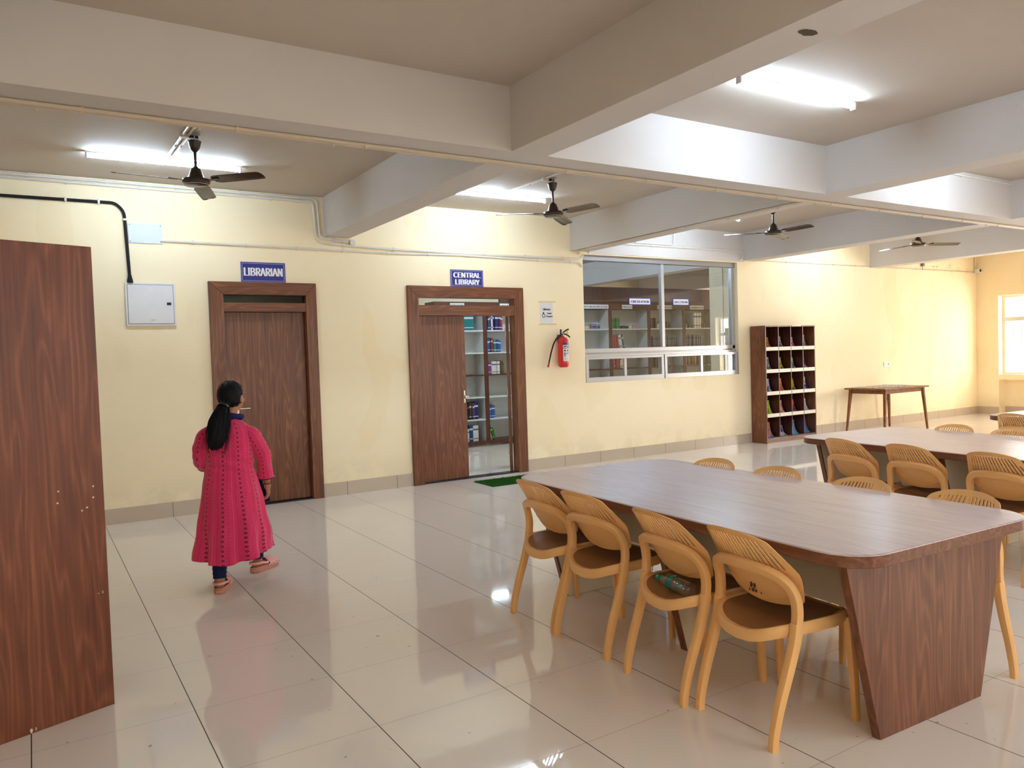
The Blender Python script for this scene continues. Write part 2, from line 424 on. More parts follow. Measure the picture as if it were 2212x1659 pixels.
b = B(); b.lathe([(.0, 0), (.012, 0), (.012, .03), (.024, .036), (.024, .055), (.0, .062)], (0, 0, 0), 14, 1, M=Matrix.Translation((4.497-cx, .05, 1.0)) @ Matrix.Rotation(PI, 4, 'Z'))
b.tube([(4.49-cx, .046, .93), (4.49-cx, .046, 1.08)], [(.012, .004)]*2, 10)
b.done('door_handle', STEEL, lf)
# right leaf stands open into the book room, seen edge-on
lf = B().box(0, .64, -.002, .036, .016, 1.991).done('door_leaf', WV, root, smooth=False, bevel=.003, loc=(5.192-cx, .104, 0), rz=math.radians(58.6)); lf['label'] = 'door leaf swung open into the book room'
for z in (.28, 1.03, 1.78):
    b = B(); b.tube([(-.002, .042, z-.055), (-.002, .042, z+.055)], .008, 8); b.box(.0, .045, .036, .040, z-.05, z+.05)
    b.done('hinge', plain('brass_hinge', (190, 176, 150), .35, .5, .7), lf, smooth=False)

# ---------------------------------------------------------------- circulation window
root = bpy.data.objects.new('window_1', None); COL.objects.link(root); root.location = (WN[0], YW, 0); root['kind'] = 'structure'
X = lambda x: x-WN[0]
b = B()
YG = .10                      # frame plane inside the reveal
b.box(0, X(9.335), YG-.03, YG+.03, 1.488, 1.545); b.box(0, X(9.335), YG-.012, YG+.03, 1.470, 1.488); b.box(0, X(9.335), YG-.045, YG+.03, 1.435, 1.470); b.done('window_rail', ALU, root, smooth=False, bevel=.003)
b = B(); b.box(X(7.805), X(7.862), YG-.03, YG+.03, 1.545, 2.745); b.done('window_mullion', ALU, root, smooth=False, bevel=.004)
b = B(); b.box(0, X(9.335), YG-.05, YG+.03, 2.745, 2.815); b.done('window_head', plain('shaded_aluminium', (150, 148, 150), .45, .5, .5), root, smooth=False, bevel=.003)  # head aluminium darkened to carry the underside shade
b = B(); b.box(X(9.275), X(9.335), YG-.03, YG+.03, 1.09, 2.765); b.done('window_stile', ALU, root, smooth=False, bevel=.004)
b = B(); b.box(0, .05, YG-.03, YG+.03, 1.09, 2.765); b.done('window_stile', ALU, root, smooth=False, bevel=.004)
for x0, x1 in ((6.345, 7.765), (7.785, 9.315)):
    xm = (x0+x1)/2 - .01; yf = YG-.075
    b = B(); b.box(X(x0), X(x1), yf-.02, yf+.055, 1.09, 1.155); b.box(X(x0), X(x0)+.045, yf-.02, yf+.055, 1.155, 1.40); b.box(X(x1)-.045, X(x1), yf-.02, yf+.055, 1.155, 1.40)
    b.box(X(x0), X(x1), yf-.02, yf+.055, 1.40, 1.437); b.done('sliding_frame', ALU, root, smooth=False, bevel=.003)
    b = B(); b.box(X(xm)-.022, X(xm)+.022, yf-.012, yf+.02, 1.155, 1.40); b.done('sliding_stile', ALU, root, smooth=False, bevel=.003)
    b = B(); b.box(X(x0)+.045, X(x1)-.045, yf+.004, yf+.008, 1.155, 1.40); b.done('pane', GLASS, root, smooth=False)
for x0, x1 in ((6.38, 7.805), (7.862, 9.275)):
    b = B(); b.box(X(x0), X(x1), YG, YG+.004, 1.545, 2.745); b.done('pane', GLASS, root, smooth=False)
def stuck_sign(text, x0, x1, z0, z1, what):
    cx, cz = (x0+x1)/2, (z0+z1)/2
    t = thing('glass_sign', what, 'sign', (cx, YW+YG-.001, cz), 0, 'section signs stuck on the window glass')
    b = B(); b.box(-(x1-x0)/2, (x1-x0)/2, -.003, 0, -(z1-z0)/2, (z1-z0)/2); b.done('sign_board', PAPER, t, smooth=False)
    b = B(); w = (x1-x0)/2; h = (z1-z0)/2
    for q in ((-w-.012, w+.012, h, h+.012), (-w-.012, w+.012, -h-.012, -h)): b.box(q[0], q[1], -.004, 0, q[2], q[3])
    for q in ((-w-.012, -w), (w, w+.012)): b.box(q[0], q[1], -.004, 0, -h, h)
    b.done('sign_border', NAVY, t, smooth=False)
    lettering(text, (z1-z0)*.80, (0, -.004, 0), t, NAVY, .001, fitw=(x1-x0)*.86, bold=.0025)
# ---------------------------------------------------------------- east windows
for i, (y0, y1) in enumerate(((5.70, 7.785), (1.35, 3.85))):
    root = bpy.data.objects.new('window_%d' % (i+2), None); COL.objects.link(root); root.location = (XR+.19, (y0+y1)/2, 0); root['kind'] = 'structure'
    h = (y1-y0)/2
    b = B(); b.box(-.025, .025, -h, h, .80, .84); b.box(-.025, .025, -h, h, 2.33, 2.37); b.box(-.03, .03, -h, h, 1.86, 1.94)
    for y in (-h, -.03, h-.05): b.box(-.025, .025, y, y+.05, .84, 2.33)
    b.done('window_frame', plain('white_window_frame', (222, 214, 204), .4), root, smooth=False)
    b = B()
    for k in range(1, 13):
        y = -h+2*h*k/13; b.box(.05, .062, y-.006, y+.006, .84, 2.33)
    for k in range(1, 9):
        z = .84+1.49*k/9; b.box(.048, .056, -h, h, z-.004, z+.004)
    b.done('window_grille', plain('pale_grille', (214, 206, 196), .5), root, smooth=False)
    b = B(); b.box(.0, .003, -h+.05, h-.05, .84, 2.33); b.done('pane', GLASSC, root, smooth=False)
for i, x0 in enumerate((-2.3, 2.7, 7.9)):  # front windows are unseen, added to let fill light in
    root = bpy.data.objects.new('window_%d' % (i+4), None); COL.objects.link(root); root.location = (x0+1.5, YN-.1, 0); root['kind'] = 'structure'
    b = B(); b.box(-1.5, 1.5, -.025, .025, .85, .89); b.box(-1.5, 1.5, -.025, .025, 2.31, 2.35)
    for x in (-1.5, -.77, -.025, .73, 1.45): b.box(x, x+.05, -.025, .025, .89, 2.31)
    b.done('window_frame', ALU, root, smooth=False)
#@@PART2
stuck_sign('CIRCULATION', 7.217, 7.607, 2.163, 2.243, 'white CIRCULATION sign stuck on the left pane of the library window')
stuck_sign('SECTION', 8.065, 8.370, 2.163, 2.243, 'white SECTION sign stuck on the right pane of the library window')
# ================================================================ LAMPS
def tube_lamp():
    t = thing('tube_light', '', 'light', (0, 0, 0))
    b = B(); b.box(-.61, .61, -.016, .016, -.018, 0); b.box(-.62, -.605, -.021, .021, -.058, 0); b.box(.605, .62, -.021, .021, -.058, 0)
    b.done('batten', WHITEM, t, smooth=False, bevel=.002)
    b = B(); b.tube([(-.604, 0, -.034), (.604, 0, -.034)], .0165, 14); b.done('tube', TUBEM, t)
    return t
LAMPS = [((1.085, 7.20), 'lit fluorescent batten above the Librarian door, behind the nearest fan', 0),
         ((4.47, 7.25), 'lit fluorescent batten above the Central Library door, left end behind a beam', 0),
         ((7.67, 7.22), 'lit fluorescent batten over the library window, mostly hidden by a beam', 0),
         ((11.05, 7.22), 'fluorescent batten in the bay above the magazine rack', 0),
         ((4.62, 3.47), 'lit fluorescent batten fixed to the bare ceiling right of the nearest beam', 0),
         ((7.62, 3.52), 'lit fluorescent batten cut off by the right edge of the photo', 0),
         ((11.05, 3.50), 'added fill batten over the far tables', 0),  # this batten and those below are unseen, added for more light
         ((4.6, -1.4), 'added fill batten behind the viewer on the left', 0),
         ((7.8, -1.4), 'added fill batten behind the viewer in the middle', 0),
         ((11.1, -1.4), 'added fill batten behind the viewer on the right', 0),
         ((1.1, -1.4), 'added fill batten behind the viewer over the aisle', 0),
         ((-2.0, -1.4), 'added fill batten far left behind the viewer', 0),
         ((4.6, -3.0), 'added fill batten at the front windows, centre', 0),
         ((7.8, -3.0), 'added fill batten at the front windows, right', 0)]
proto = tube_lamp()
for i, ((x, y), lab, rz) in enumerate(LAMPS):
    if i == 0: proto.location = (x, y, ZC); proto['label'] = lab; proto['group'] = 'fluorescent battens on the ceiling'
    else: dup(proto, (x, y, ZC), rz, lab, 'fluorescent battens on the ceiling')
for (x, y), lab in (((5.9, 9.8), 'fluorescent batten inside the book room behind the open door'), ((8.3, 9.7), 'fluorescent batten inside the book room behind the window'),
                    ((4.6, 9.6), 'added fill batten at the left end of the book room'), ((7.2, 9.9), 'added fill batten in the middle of the book room'),  # added, like the deeper pair below, to brighten the interior
                    ((5.9, 12.8), 'added fill batten deep in the book room beyond the doorway bookcases'), ((8.1, 12.9), 'added fill batten deep in the book room beyond the window bookcases')):
    dup(proto, (x, y, ZC), 0, lab, 'fluorescent battens in the book room')
# ================================================================ FANS
def fan():
    t = thing('ceiling_fan', '', 'fan')
    b = B(); b.tube([(0, 0, .0), (0, 0, -.05)], .006, 8); b.tube(smoothpath([(-.02, 0, -.03), (-.02, 0, -.075), (0, 0, -.09), (.02, 0, -.075), (.02, 0, -.03)], 4), .004, 6)
    b.box(-.04, .04, -.012, .012, -.012, 0); b.done('hook', ALU, t)
    b = B(); b.lathe([(.0, -.055), (.048, -.055), (.050, -.062), (.046, -.072), (.040, -.10), (.030, -.125), (.016, -.138), (.0, -.139)], (0,0,0), 24); b.done('canopy', FANM, t)
    b = B(); b.tube([(0, 0, -.10), (0, 0, -.27)], .0105, 12); b.done('down_rod', FANM, t)
    b = B(); b.lathe([(.0, -.245), (.014, -.247), (.020, -.258), (.034, -.268), (.046, -.30), (.056, -.332), (.060, -.345), (.0, -.346)], (0,0,0), 28)
    b.lathe([(.0, -.335), (.070, -.338), (.098, -.348), (.104, -.360), (.102, -.376), (.088, -.390), (.05, -.398), (.0, -.400)], (0,0,0), 32); b.done('motor', FANM, t)
    b = B(); b.lathe([(.090, -.386), (.094, -.389), (.090, -.393), (.086, -.389), (.090, -.386)], (0,0,0), 32, caps=False)
    b.lathe([(.062, -.340), (.068, -.3425), (.062, -.346), (.062, -.340)], (0,0,0), 32, caps=False); b.done('trim_ring', FANG, t)
    for k in range(3):
        a = 2*PI*k/3; M = Matrix.Rotation(a, 4, 'Z')
        b = B(); P = Matrix.Rotation(math.radians(-13), 4, 'X')
        prof = [(.155, .030, .030), (.175, .052, .045), (.20, .062, .056), (.35, .062, .058), (.52, .060, .057), (.585, .056, .054), (.598, .044, .044), (.602, .02, .02)]
        rings = []
        for x, w0, w1 in prof:
            z0 = -.366 - .010*((x-.15)/.45)
            rings.append([M @ (Matrix.Translation((x, 0, z0)) @ P @ Vector((0, yy, zz))) for yy, zz in ((-w0, .0015), (-w0*.5, .006), (0, .002), (w1*.5, .006), (w1, .0015), (w1, -.0015), (w1*.5, .003), (0, -.001), (-w0*.5, .003), (-w0, -.0015))])
        b.loft(rings); bl = b.done('blade', FANM, t, ang=50)
        b = B(); b.loft([[M @ Vector((x, y, z)) for y, z in ((-w, -.362), (w, -.364), (w, -.370), (-w, -.368))] for x, w in ((.085, .020), (.13, .016), (.165, .022), (.215, .028))]); b.done('blade_bracket', FANM, bl, smooth=False)
    return t
fp = fan()
FANS = [((1.158, 6.34), 190, 'dark brown ceiling fan nearest the viewer, left above the Librarian door'),
        ((4.57, 6.38), 159, 'dark brown ceiling fan in front of the wall over the Central Library door'),
        ((7.90, 6.35), 144, 'dark brown ceiling fan in the bay of the library window'),
        ((11.0, 6.30), 207, 'farthest ceiling fan, its top lit by the far window')]
for i, ((x, y), a, lab) in enumerate(FANS):
    rz = math.radians(a); g = 'ceiling fans along the library wall'
    if i == 0: fp.location = (x, y, ZC); fp.rotation_euler = (0, 0, rz); fp['label'] = lab; fp['group'] = g
    else: dup(fp, (x, y, ZC), rz, lab, g)
def fan_box(x, y, lab):
    t = thing('junction_box', lab, 'junction box', (x, y, ZC), 0, 'round junction boxes beside the fans')
    B().lathe([(0, 0), (.036, 0), (.036, -.026), (.030, -.032), (0, -.032)], (0,0,0), 20).done('box_body', PVC, t)
    b = B(); b.box(.02, .10, -.010, .010, -.030, -.008); b.done('cover_strap', BLACK, t, smooth=False)
fan_box(1.09, 6.36, 'white round junction box beside the nearest ceiling fan')
fan_box(4.50, 6.40, 'white round junction box beside the second ceiling fan')
# ================================================================ CONDUITS
def conduit(name, label, pts, r, mat, clips, cat='pipe', group=None, br=.05, clipm=None, cr=1.35, off=(0, 0, 0)):
    o = pts[0]; t = thing(name, label, cat, o, 0, group); L = [Vector(p)-Vector(o) for p in pts]
    P = bends(L, br); b = B(); b.tube(P, r, 10); b.done('pipe', mat, t)
    # clips at the given distances along the straight polyline
    for c in clips:
        d = c
        for a, e in zip(L, L[1:]):
            l = (e-a).length
            if d <= l:
                u = (e-a)/l; p = a+u*d; b = B(); b.tube([p-u*.009, p+u*.009], r*cr, 10)
                w = Vector((0, 0, 1)) if abs(u.z) < .5 else Vector((1, 0, 0))
                w = (w-u*w.dot(u)).normalized()
                b.tube([p-w*r*1.9, p+w*r*1.9], [(.008, .0035)]*2, 6); b.done('clip', clipm or mat, t); break
            d -= l
    return t
def every(a, b, s): 
    out = []
    while a < b: out.append(a); a += s
    return out
ys = YW-.014
conduit('conduit', 'upper of two white conduits along the wall top, left of the first cross beam', [(-2.2, ys, 3.252), (2.715, ys, 3.252), (2.735, ys, 2.83), (3.055, ys, 2.805)], .0125, PVC, every(.4, 4.9, .62)+[5.1, 5.28, 5.5], group='white conduits along the wall top')
conduit('conduit', 'lower of two white conduits along the wall top, turning down by the cross beam', [(-2.2, ys, 3.218), (2.672, ys, 3.218), (2.69, ys, 2.80), (2.80, ys, 2.775), (3.45, ys, 2.752), (4.6, ys, 2.742), (6.27, ys, 2.748), (6.335, ys-.002, 2.80)], .0125, PVC, every(.7, 4.8, .62)+every(5.6, 8.7, .6), group='white conduits along the wall top')
conduit('conduit', 'white conduit running from the pale blank plate to the library window', [(1.135, ys, 2.722), (2.4, ys, 2.712), (3.6, ys, 2.705), (4.4, ys, 2.722), (6.27, ys, 2.700), (6.30, ys, 2.64)], .0115, PVC, every(.30, 5.0, .52), group='white conduits along the wall top')
t = thing('junction_box', 'round white junction box on the wall under the first cross beam', 'junction box', (3.10, YW, 2.80), 0)
B().lathe([(0, 0), (.036, 0), (.036, -.03), (.030, -.038), (0, -.038)], (0,0,0), 20, 1).done('box_body', PVC, t)
conduit('conduit', 'cream conduit clipped under the far edge of the long ceiling beam', [(-2.6, 4.605, ZB-.013), (13.0, 4.605, ZB-.013)], .0125, PVCB, every(.35, 15.5, .78), group='cream conduits under the long beam')
pp = [c for c in bpy.data.objects if c.name.startswith('conduit') and 'under the far edge of the long' in c.get('label', '')][0]
lettering('PRIME PLAST', .016, (2.6+.30, -.0132, .0), pp, DARKL, .0004, fitw=.10, rz=0, rx=-PI/2)
conduit('conduit', 'thinner cream conduit beside the first under the long ceiling beam', [(-2.6, 4.574, ZB-.012), (13.0, 4.574, ZB-.012)], .0115, PVCB, every(.55, 15.4, .78), group='cream conduits under the long beam')
conduit('conduit', 'cream conduit under the cross beam left of the library window', [(6.165, 4.60, ZB-.013), (6.165, 8.05, ZB-.013), (6.26, 8.18, ZB-.03)], .0125, PVCB, every(.3, 3.4, .62))
conduit('conduit', 'white conduit over the library window, looping down at the right', [(6.44, ys-.012, 2.985), (9.33, ys-.012, 2.985), (9.44, ys-.012, 2.95), (9.43, ys-.012, 2.87), (9.36, ys-.012, 2.85)], .0105, PVC, every(.5, 2.9, .62), br=.06)
conduit('conduit', 'short white conduit branching up the white wall over the window', [(7.25, ys-.012, 3.015), (7.98, ys-.012, 3.015), (7.99, ys-.012, 3.19)], .009, PVC, [.2, .68], br=.02)
conduit('conduit', 'thin pale conduit across the far wall from the window to the camera', [(9.46, ys+.004, 2.865), (16.33, ys+.004, 2.875)], .008, PVCB, every(.4, 6.8, .62))
conduit('conduit', 'thin vertical conduit in the far corner above the camera', [(16.33, ys+.004, 2.92), (16.33, ys+.004, ZC)], .008, PVCB, [.15])
conduit('power_cable', 'thick black cable bending down the wall into the distribution board', [(-2.2, YW-.016, 3.045), (.76, YW-.016, 3.058), (.83, YW-.016, 2.98), (.852, YW-.016, 2.36), (.852, YW-.016, 2.31)], .0145, RUBBER, [.35, .90, 1.45, 2.02, 2.55, 2.82, 3.14], 'cable', clipm=PVC, br=.13)
b = B(); b.lathe([(.0, 0), (.028, 0), (.024, .03), (.019, .05), (.016, .07), (0, .07)], (.852, YW-.024, 2.305), 12); tag(b.done('cable_gland', RUBBER), 'black gland where the thick cable enters the distribution board', 'gland')
conduit('conduit', 'left of two white conduits on the ceiling by the nearest fan', [(1.105, 4.66, ZC-.012), (1.065, 7.17, ZC-.012)], .010, PVC, [.5, 1.2, 2.0], group='white ceiling conduits to the nearest tube light')
conduit('conduit', 'right of two white conduits on the ceiling by the nearest fan', [(1.145, 4.66, ZC-.012), (1.105, 7.17, ZC-.012)], .010, PVC, [.5, 1.2, 2.0], group='white ceiling conduits to the nearest tube light')
conduit('conduit', 'white conduit across the ceiling behind the second fan', [(4.50, 4.66, ZC-.012), (4.48, 7.20, ZC-.012)], .010, PVC, [.5, 1.2, 2.0])
conduit('conduit', 'pale conduit high on the beam face at the right edge of the photo', [(8.0, YB0-.012, 3.235), (9.44, YB0-.012, 3.235)], .009, PVC, [.4, 1.0])
# pipe markings, wall boxes
t = thing('blank_plate', 'pale bluish white blank cover plate high on the wall beside the black cable', 'cover plate', (1.008, YW, 2.784))
b = B(); b.box(-.150, .150, -.012, 0, -.095, .095); b.done('plate', BLUEW, t, smooth=False, bevel=.002)
for x in (-.135, .135):
    for z in (-.08, .08): B().lathe([(0, -.012), (.005, -.012), (.004, -.015), (0, -.015)], (x, 0, z), 8, 1).done('screw', STEEL, t)
t = thing('distribution_board', 'white metal distribution board on the wall left of the Librarian door', 'electrical box', (1.025, YW, 2.097))
b = B(); b.box(-.222, .222, -.028, 0, -.207, .207); b.done('board_case', WHITEM, t, smooth=False, bevel=.004)
b = B(); b.box(-.200, .200, -.034, -.028, -.185, .188); d = b.done('door', WHITEM, t, smooth=False, bevel=.002)
b = B(); b.box(.140, .180, -.040, -.034, -.005, .02); b.done('latch', BLACK, d, smooth=False, bevel=.002)
b = B(); b.box(-.008, .032, -.0355, -.034, -.158, -.145); b.done('name_plate', plain('pale_plate', (206, 200, 196), .5), d, smooth=False)
b = B(); b.box(-.206, .206, -.0295, -.027, -.191, .194); b.done('door_gap', plain('gap_shadow_grey', (150, 152, 156), .6), t, smooth=False)
def door_sign(name, label, x0, x1, z0, z1, text, size, sx, lines, dz, off):
    t = thing(name, label, 'sign', ((x0+x1)/2, YW-.001, (z0+z1)/2), 0, 'blue door signs'); w, h = (x1-x0)/2, (z1-z0)/2
    b = B(); b.box(-w, w, -.008, 0, -h, h); b.done('sign_board', NAVY, t, smooth=False)
    b = B(); e = .010; r = .004
    for q in ((-w+e, w-e, h-e-r, h-e), (-w+e, w-e, -h+e, -h+e+r), (-w+e, -w+e+r, -h+e+r, h-e-r), (w-e-r, w-e, -h+e+r, h-e-r)): b.box(q[0], q[1], -.0092, -.008, q[2], q[3])
    for q in ((-w-.003, w+.003, h, h+.003), (-w-.003, w+.003, -h-.003, -h), (-w-.003, -w, -h, h), (w, w+.003, -h, h)): b.box(q[0], q[1], -.009, 0, q[2], q[3])
    b.done('sign_border', plain('pale_blue_border', (176, 176, 214), .4), t, smooth=False)
    lettering(text, size, (0, -.009, dz), t, LETTER, .002, 0, 1, lines=lines, fitw=sx, bold=off)
    for x in (-w+.005, w-.005): B().lathe([(0, 0), (.003, 0), (.002, -.002), (0, -.002)], (x, -.008, 0), 8, 1).done('screw', STEEL, t)
door_sign('door_sign', 'blue LIBRARIAN sign above the closed left door', 1.889, 2.343, 2.343, 2.545, 'LIBRARIAN', .165, .390, .8, .010, .0052)
door_sign('door_sign', 'blue CENTRAL LIBRARY sign above the open right door', 4.325, 4.773, 2.345, 2.545, 'CENTRAL\nLIBRARY', .122, .370, .68, .002, .0052)
# notice
t = thing('paper_notice', 'white laminated notice with black print taped up right of the open door', 'notice', (5.715, YW-.001, 2.028))
b = B(); b.box(-.098, .098, -.002, 0, -.140, .140); b.done('sheet', PAPER, t, smooth=False)
lettering('Library', .052, (0, -.003, .050), t, BLACK, .0006, bold=.0022)
lettering('Save\nPower', .042, (.042, -.003, -.022), t, BLACK, .0006, lines=.95, fitw=.098, bold=.0022)
b = B(); b.lathe([(.018, -.0032), (.026, -.0032), (.026, -.0024), (.018, -.0024), (.018, -.0032)], (-.048, 0, -.035), 16, 1, caps=False); b.box(-.057, -.039, -.0032, -.0024, -.012, .012); b.done('bulb_icon', BLACK, t, smooth=False)
TAPE = plain('yellowed_tape', (226, 206, 150), .4)
for z, x0, x1 in ((.146, -.118, .150), (-.146, -.125, .155)): B().box(x0, x1, -.0035, 0, z-.008, z+.008).done('tape', TAPE, t, smooth=False)
# fire extinguisher
t = thing('fire_extinguisher', 'red fire extinguisher hanging on the wall right of the open door', 'extinguisher', (5.905, YW-.085, 1.32))
RED = plain('red_gloss_paint', (206, 36, 34), .25, .6)
b = B(); b.lathe([(0, -.006), (.045, -.006), (.060, .004), (.068, .02), (.070, .05), (.070, .32), (.066, .35), (.052, .375), (.030, .388), (.018, .392), (.018, .41), (0, .41)], (0,0,0), 28); b.done('cylinder', RED, t)
def arc_patch(b, r, a0, a1, z0, z1, th=.0012, n=10):
    ring = lambda rr: [(rr*math.cos(a0+(a1-a0)*i/n), rr*math.sin(a0+(a1-a0)*i/n)) for i in range(n+1)]
    o = ring(r+th); i_ = ring(r)[::-1]; b.prism(o+i_, 2, z0, z1)
A0, A1 = math.radians(-128), math.radians(-20)
b = B(); arc_patch(b, .0701, A0, A1, .075, .285); lb = b.done('paper_label', PAPER, t)
b = B(); arc_patch(b, .0703, A0, A1, .285, .318); b.done('label_band', NAVY, t)
b = B()
for (s0, s1, z0, z1) in ((.06, .45, .262, .274), (.52, .92, .262, .274), (.02, .30, .240, .250), (.36, .8, .241, .251), (.1, .28, .205, .222), (.42, .60, .205, .222), (.75, .9, .208, .218), (.1, .92, .186, .191), (.12, .24, .162, .178), (.38, .48, .164, .178), (.62, .70, .162, .180), (.12, .24, .142, .154), (.05, .95, .100, .103)):
    arc_patch(b, .0712, A0+(A1-A0)*s0, A0+(A1-A0)*s1, z0, z1, .0006, 5)
b.done('label_print', DARKL, lb)
b = B(); b.lathe([(0, .405), (.016, .405), (.016, .435), (.010, .445), (0, .445)], (0,0,0), 12); b.tube([(.0, 0, .43), (-.035, -.01, .43)], .009, 8); b.done('valve', STEEL, t)
b = B(); b.tube(smoothpath([(0, 0, .44), (.03, 0, .462), (.07, 0, .484), (.100, 0, .490)], 4), [(.010, .004)]*13, 8); b.tube(smoothpath([(.01, 0, .430), (.05, 0, .424), (.09, 0, .405), (.115, 0, .385)], 4), [(.010, .004)]*13, 8); b.done('handle', BLACK, t)
b = B(); b.box(.055, .085, -.002, .002, .43, .475); b.done('safety_tag', plain('yellow_tag', (230, 196, 60), .5), t, smooth=False)
b = B(); b.tube([(-.045, -.02, .41), (-.045, -.02, .49)], .011, 10); b.done('hose_clip', BLACK, t)
b = B(); b.tube(smoothpath([(-.02, -.01, .425), (-.055, -.02, .415), (-.10, -.02, .385), (-.16, -.02, .31), (-.205, -.02, .20), (-.235, -.02, .10), (-.248, -.02, .055)], 6), .0095, 10); h = b.done('hose', RUBBER, t)
b = B(); b.tube([(-.249, -.02, .052), (-.262, -.02, .005)], [.011, .013], 10); b.done('nozzle', RED, h)
b = B(); b.box(-.03, .03, .068, .085, .33, .42); b.done('wall_bracket', BLACK, t, smooth=False)
# security camera, socket, wall stub
t = thing('security_camera', 'small white dome-eyed security camera in the far corner', 'camera', (16.36, YW-.06, 2.905))
b = B(); b.box(-.055, .055, -.05, .055, -.045, .045); b.done('camera_body', WHITEM, t, bevel=.015)
b = B(); b.lathe([(0, .0), (.028, 0), (.026, -.012), (.012, -.018), (0, -.018)], (-.01, -.05, 0), 16, 1); b.done('lens', BLACK, t)
t = thing('wall_socket', 'white switch socket plate on the wall above the side table', 'socket', (13.234, YW, 1.111))
b = B(); b.box(-.075, .075, -.012, 0, -.040, .040); b.done('plate', WHITEM, t, smooth=False, bevel=.004)
b = B(); b.box(.040, .058, -.017, -.012, -.012, .014); b.done('switch', BLACK, t, smooth=False)
b = B()
for x, z in ((-.03, .016), (-.042, -.008), (-.018, -.008)): b.lathe([(0, -.0125), (.005, -.0125), (.005, -.013), (0, -.013)], (x, 0, z), 8, 1)
b.done('pin_holes', DARKL, t)
t = thing('wall_hook', 'small dark bracket on the far wall under a beam', 'bracket', (14.42, YW-.001, 2.963))
b = B(); b.box(-.03, .03, -.05, 0, -.03, .04); b.done('bracket_body', plain('grey_box', (120, 116, 112), .5), t, smooth=False)
b = B(); b.tube([(0, -.02, -.03), (.004, -.02, -.10)], .004, 6); b.done('dangling_wire', BLACK, t)
b = B(); rk = random.Random(11)
for (x, z, w, h, n) in ((14.95, 2.945, .16, .006, 7), (15.45, 2.965, .12, .03, 5), (15.75, 2.95, .10, .05, 4), (16.05, 2.88, .05, .08, 3)):
    for k in range(n):
        x0 = x+rk.uniform(-w, w); z0 = z+rk.uniform(-h, h); a = rk.uniform(-.6, .9); l = rk.uniform(.012, .05); q = rk.uniform(.0015, .005)
        c, s_ = math.cos(a)*l, math.sin(a)*l; b.loft([[(x0-c, y, z0-s_), (x0, y, z0-q), (x0+c, y, z0+s_), (x0, y, z0+q)] for y in (YW+.0005, YW-.001)])
struct(b.done('plaster_cracks', plain('crack_grey', (120, 100, 76), .9), smooth=False))
# ================================================================ TABLES
def rrect(x0, x1, y0, y1, r, n=7):
    out = []
    for cx, cy, a in ((x1-r, y1-r, 0), (x0+r, y1-r, 90), (x0+r, y0+r, 180), (x1-r, y0+r, 270)):
        for k in range(n+1):
            t = math.radians(a+90*k/n); out.append((cx+r*math.cos(t), cy+r*math.sin(t)))
    return out
def reading_table():
    t = thing('reading_table', '', 'table')
    b = B(); out = rrect(-.60, .60, -1.20, 1.20, .17, 10)
    inn = rrect(-.595, .595, -1.195, 1.195, .166, 10)
    b.loft([[(x, y, z) for x, y in o] for o, z in ((inn, .700), (out, .703), (out, .744))], caps=False)
    bot = [b.bm.verts.new((x, y, .7)) for x, y in inn]
    b.face(bot)
    b.done('table_edge', WY, t, ang=30)
    b = B(); b.loft([[(x, y, z) for x, y in o] for o, z in ((out, .744), (out, .7475), (inn, .750))]); b.done('tabletop', WTOP, t, ang=20)
    for y, mats in ((-1.075, 0), (-.02, 1), (1.035, 1)):
        b = B(); b.prism([(-.335, 0), (.335, 0), (.52, .70), (-.52, .70)], 1, y-.018, y+.018)
        p = b.done('end_panel' if y else 'panel', WV, t, smooth=False, bevel=.002)
        if mats:
            b = B(); b.prism([(-.325, .002), (.325, .002), (.505, .70), (-.505, .70)], 1, y-.021, y-.018); b.done('cream_facing', CREAM, p, smooth=False)
        if y < .5:
            b = B(); b.prism([(-.325, .002), (.325, .002), (.505, .70), (-.505, .70)], 1, y+.018, y+.021); b.done('cream_facing', CREAM, p, smooth=False)
    b = B(); b.box(-.012, .012, -1.054, -.041, .34, .70); b.done('modesty_panel', CREAM, t, smooth=False)
    b = B(); b.box(-.012, .012, -.002, 1.014, .34, .70); b.done('modesty_panel', CREAM, t, smooth=False)
    return t
tp = reading_table(); g = 'walnut reading tables'
T1 = (3.02, 2.755, math.radians(-2.4)); T2 = (5.78, 2.84, math.radians(-6)); T3 = (8.49, 2.70, math.radians(-5))
tp.location = (T1[0], T1[1], 0); tp.rotation_euler = (0, 0, T1[2]); tp['label'] = 'front walnut reading table with rounded corners and tapered end panel'; tp['group'] = g
dup(tp, (T2[0], T2[1], 0), T2[2], 'second walnut reading table, behind the front one', g)
dup(tp, (T3[0], T3[1], 0), T3[2], 'farthest reading table, only its corner in view at the right edge', g)
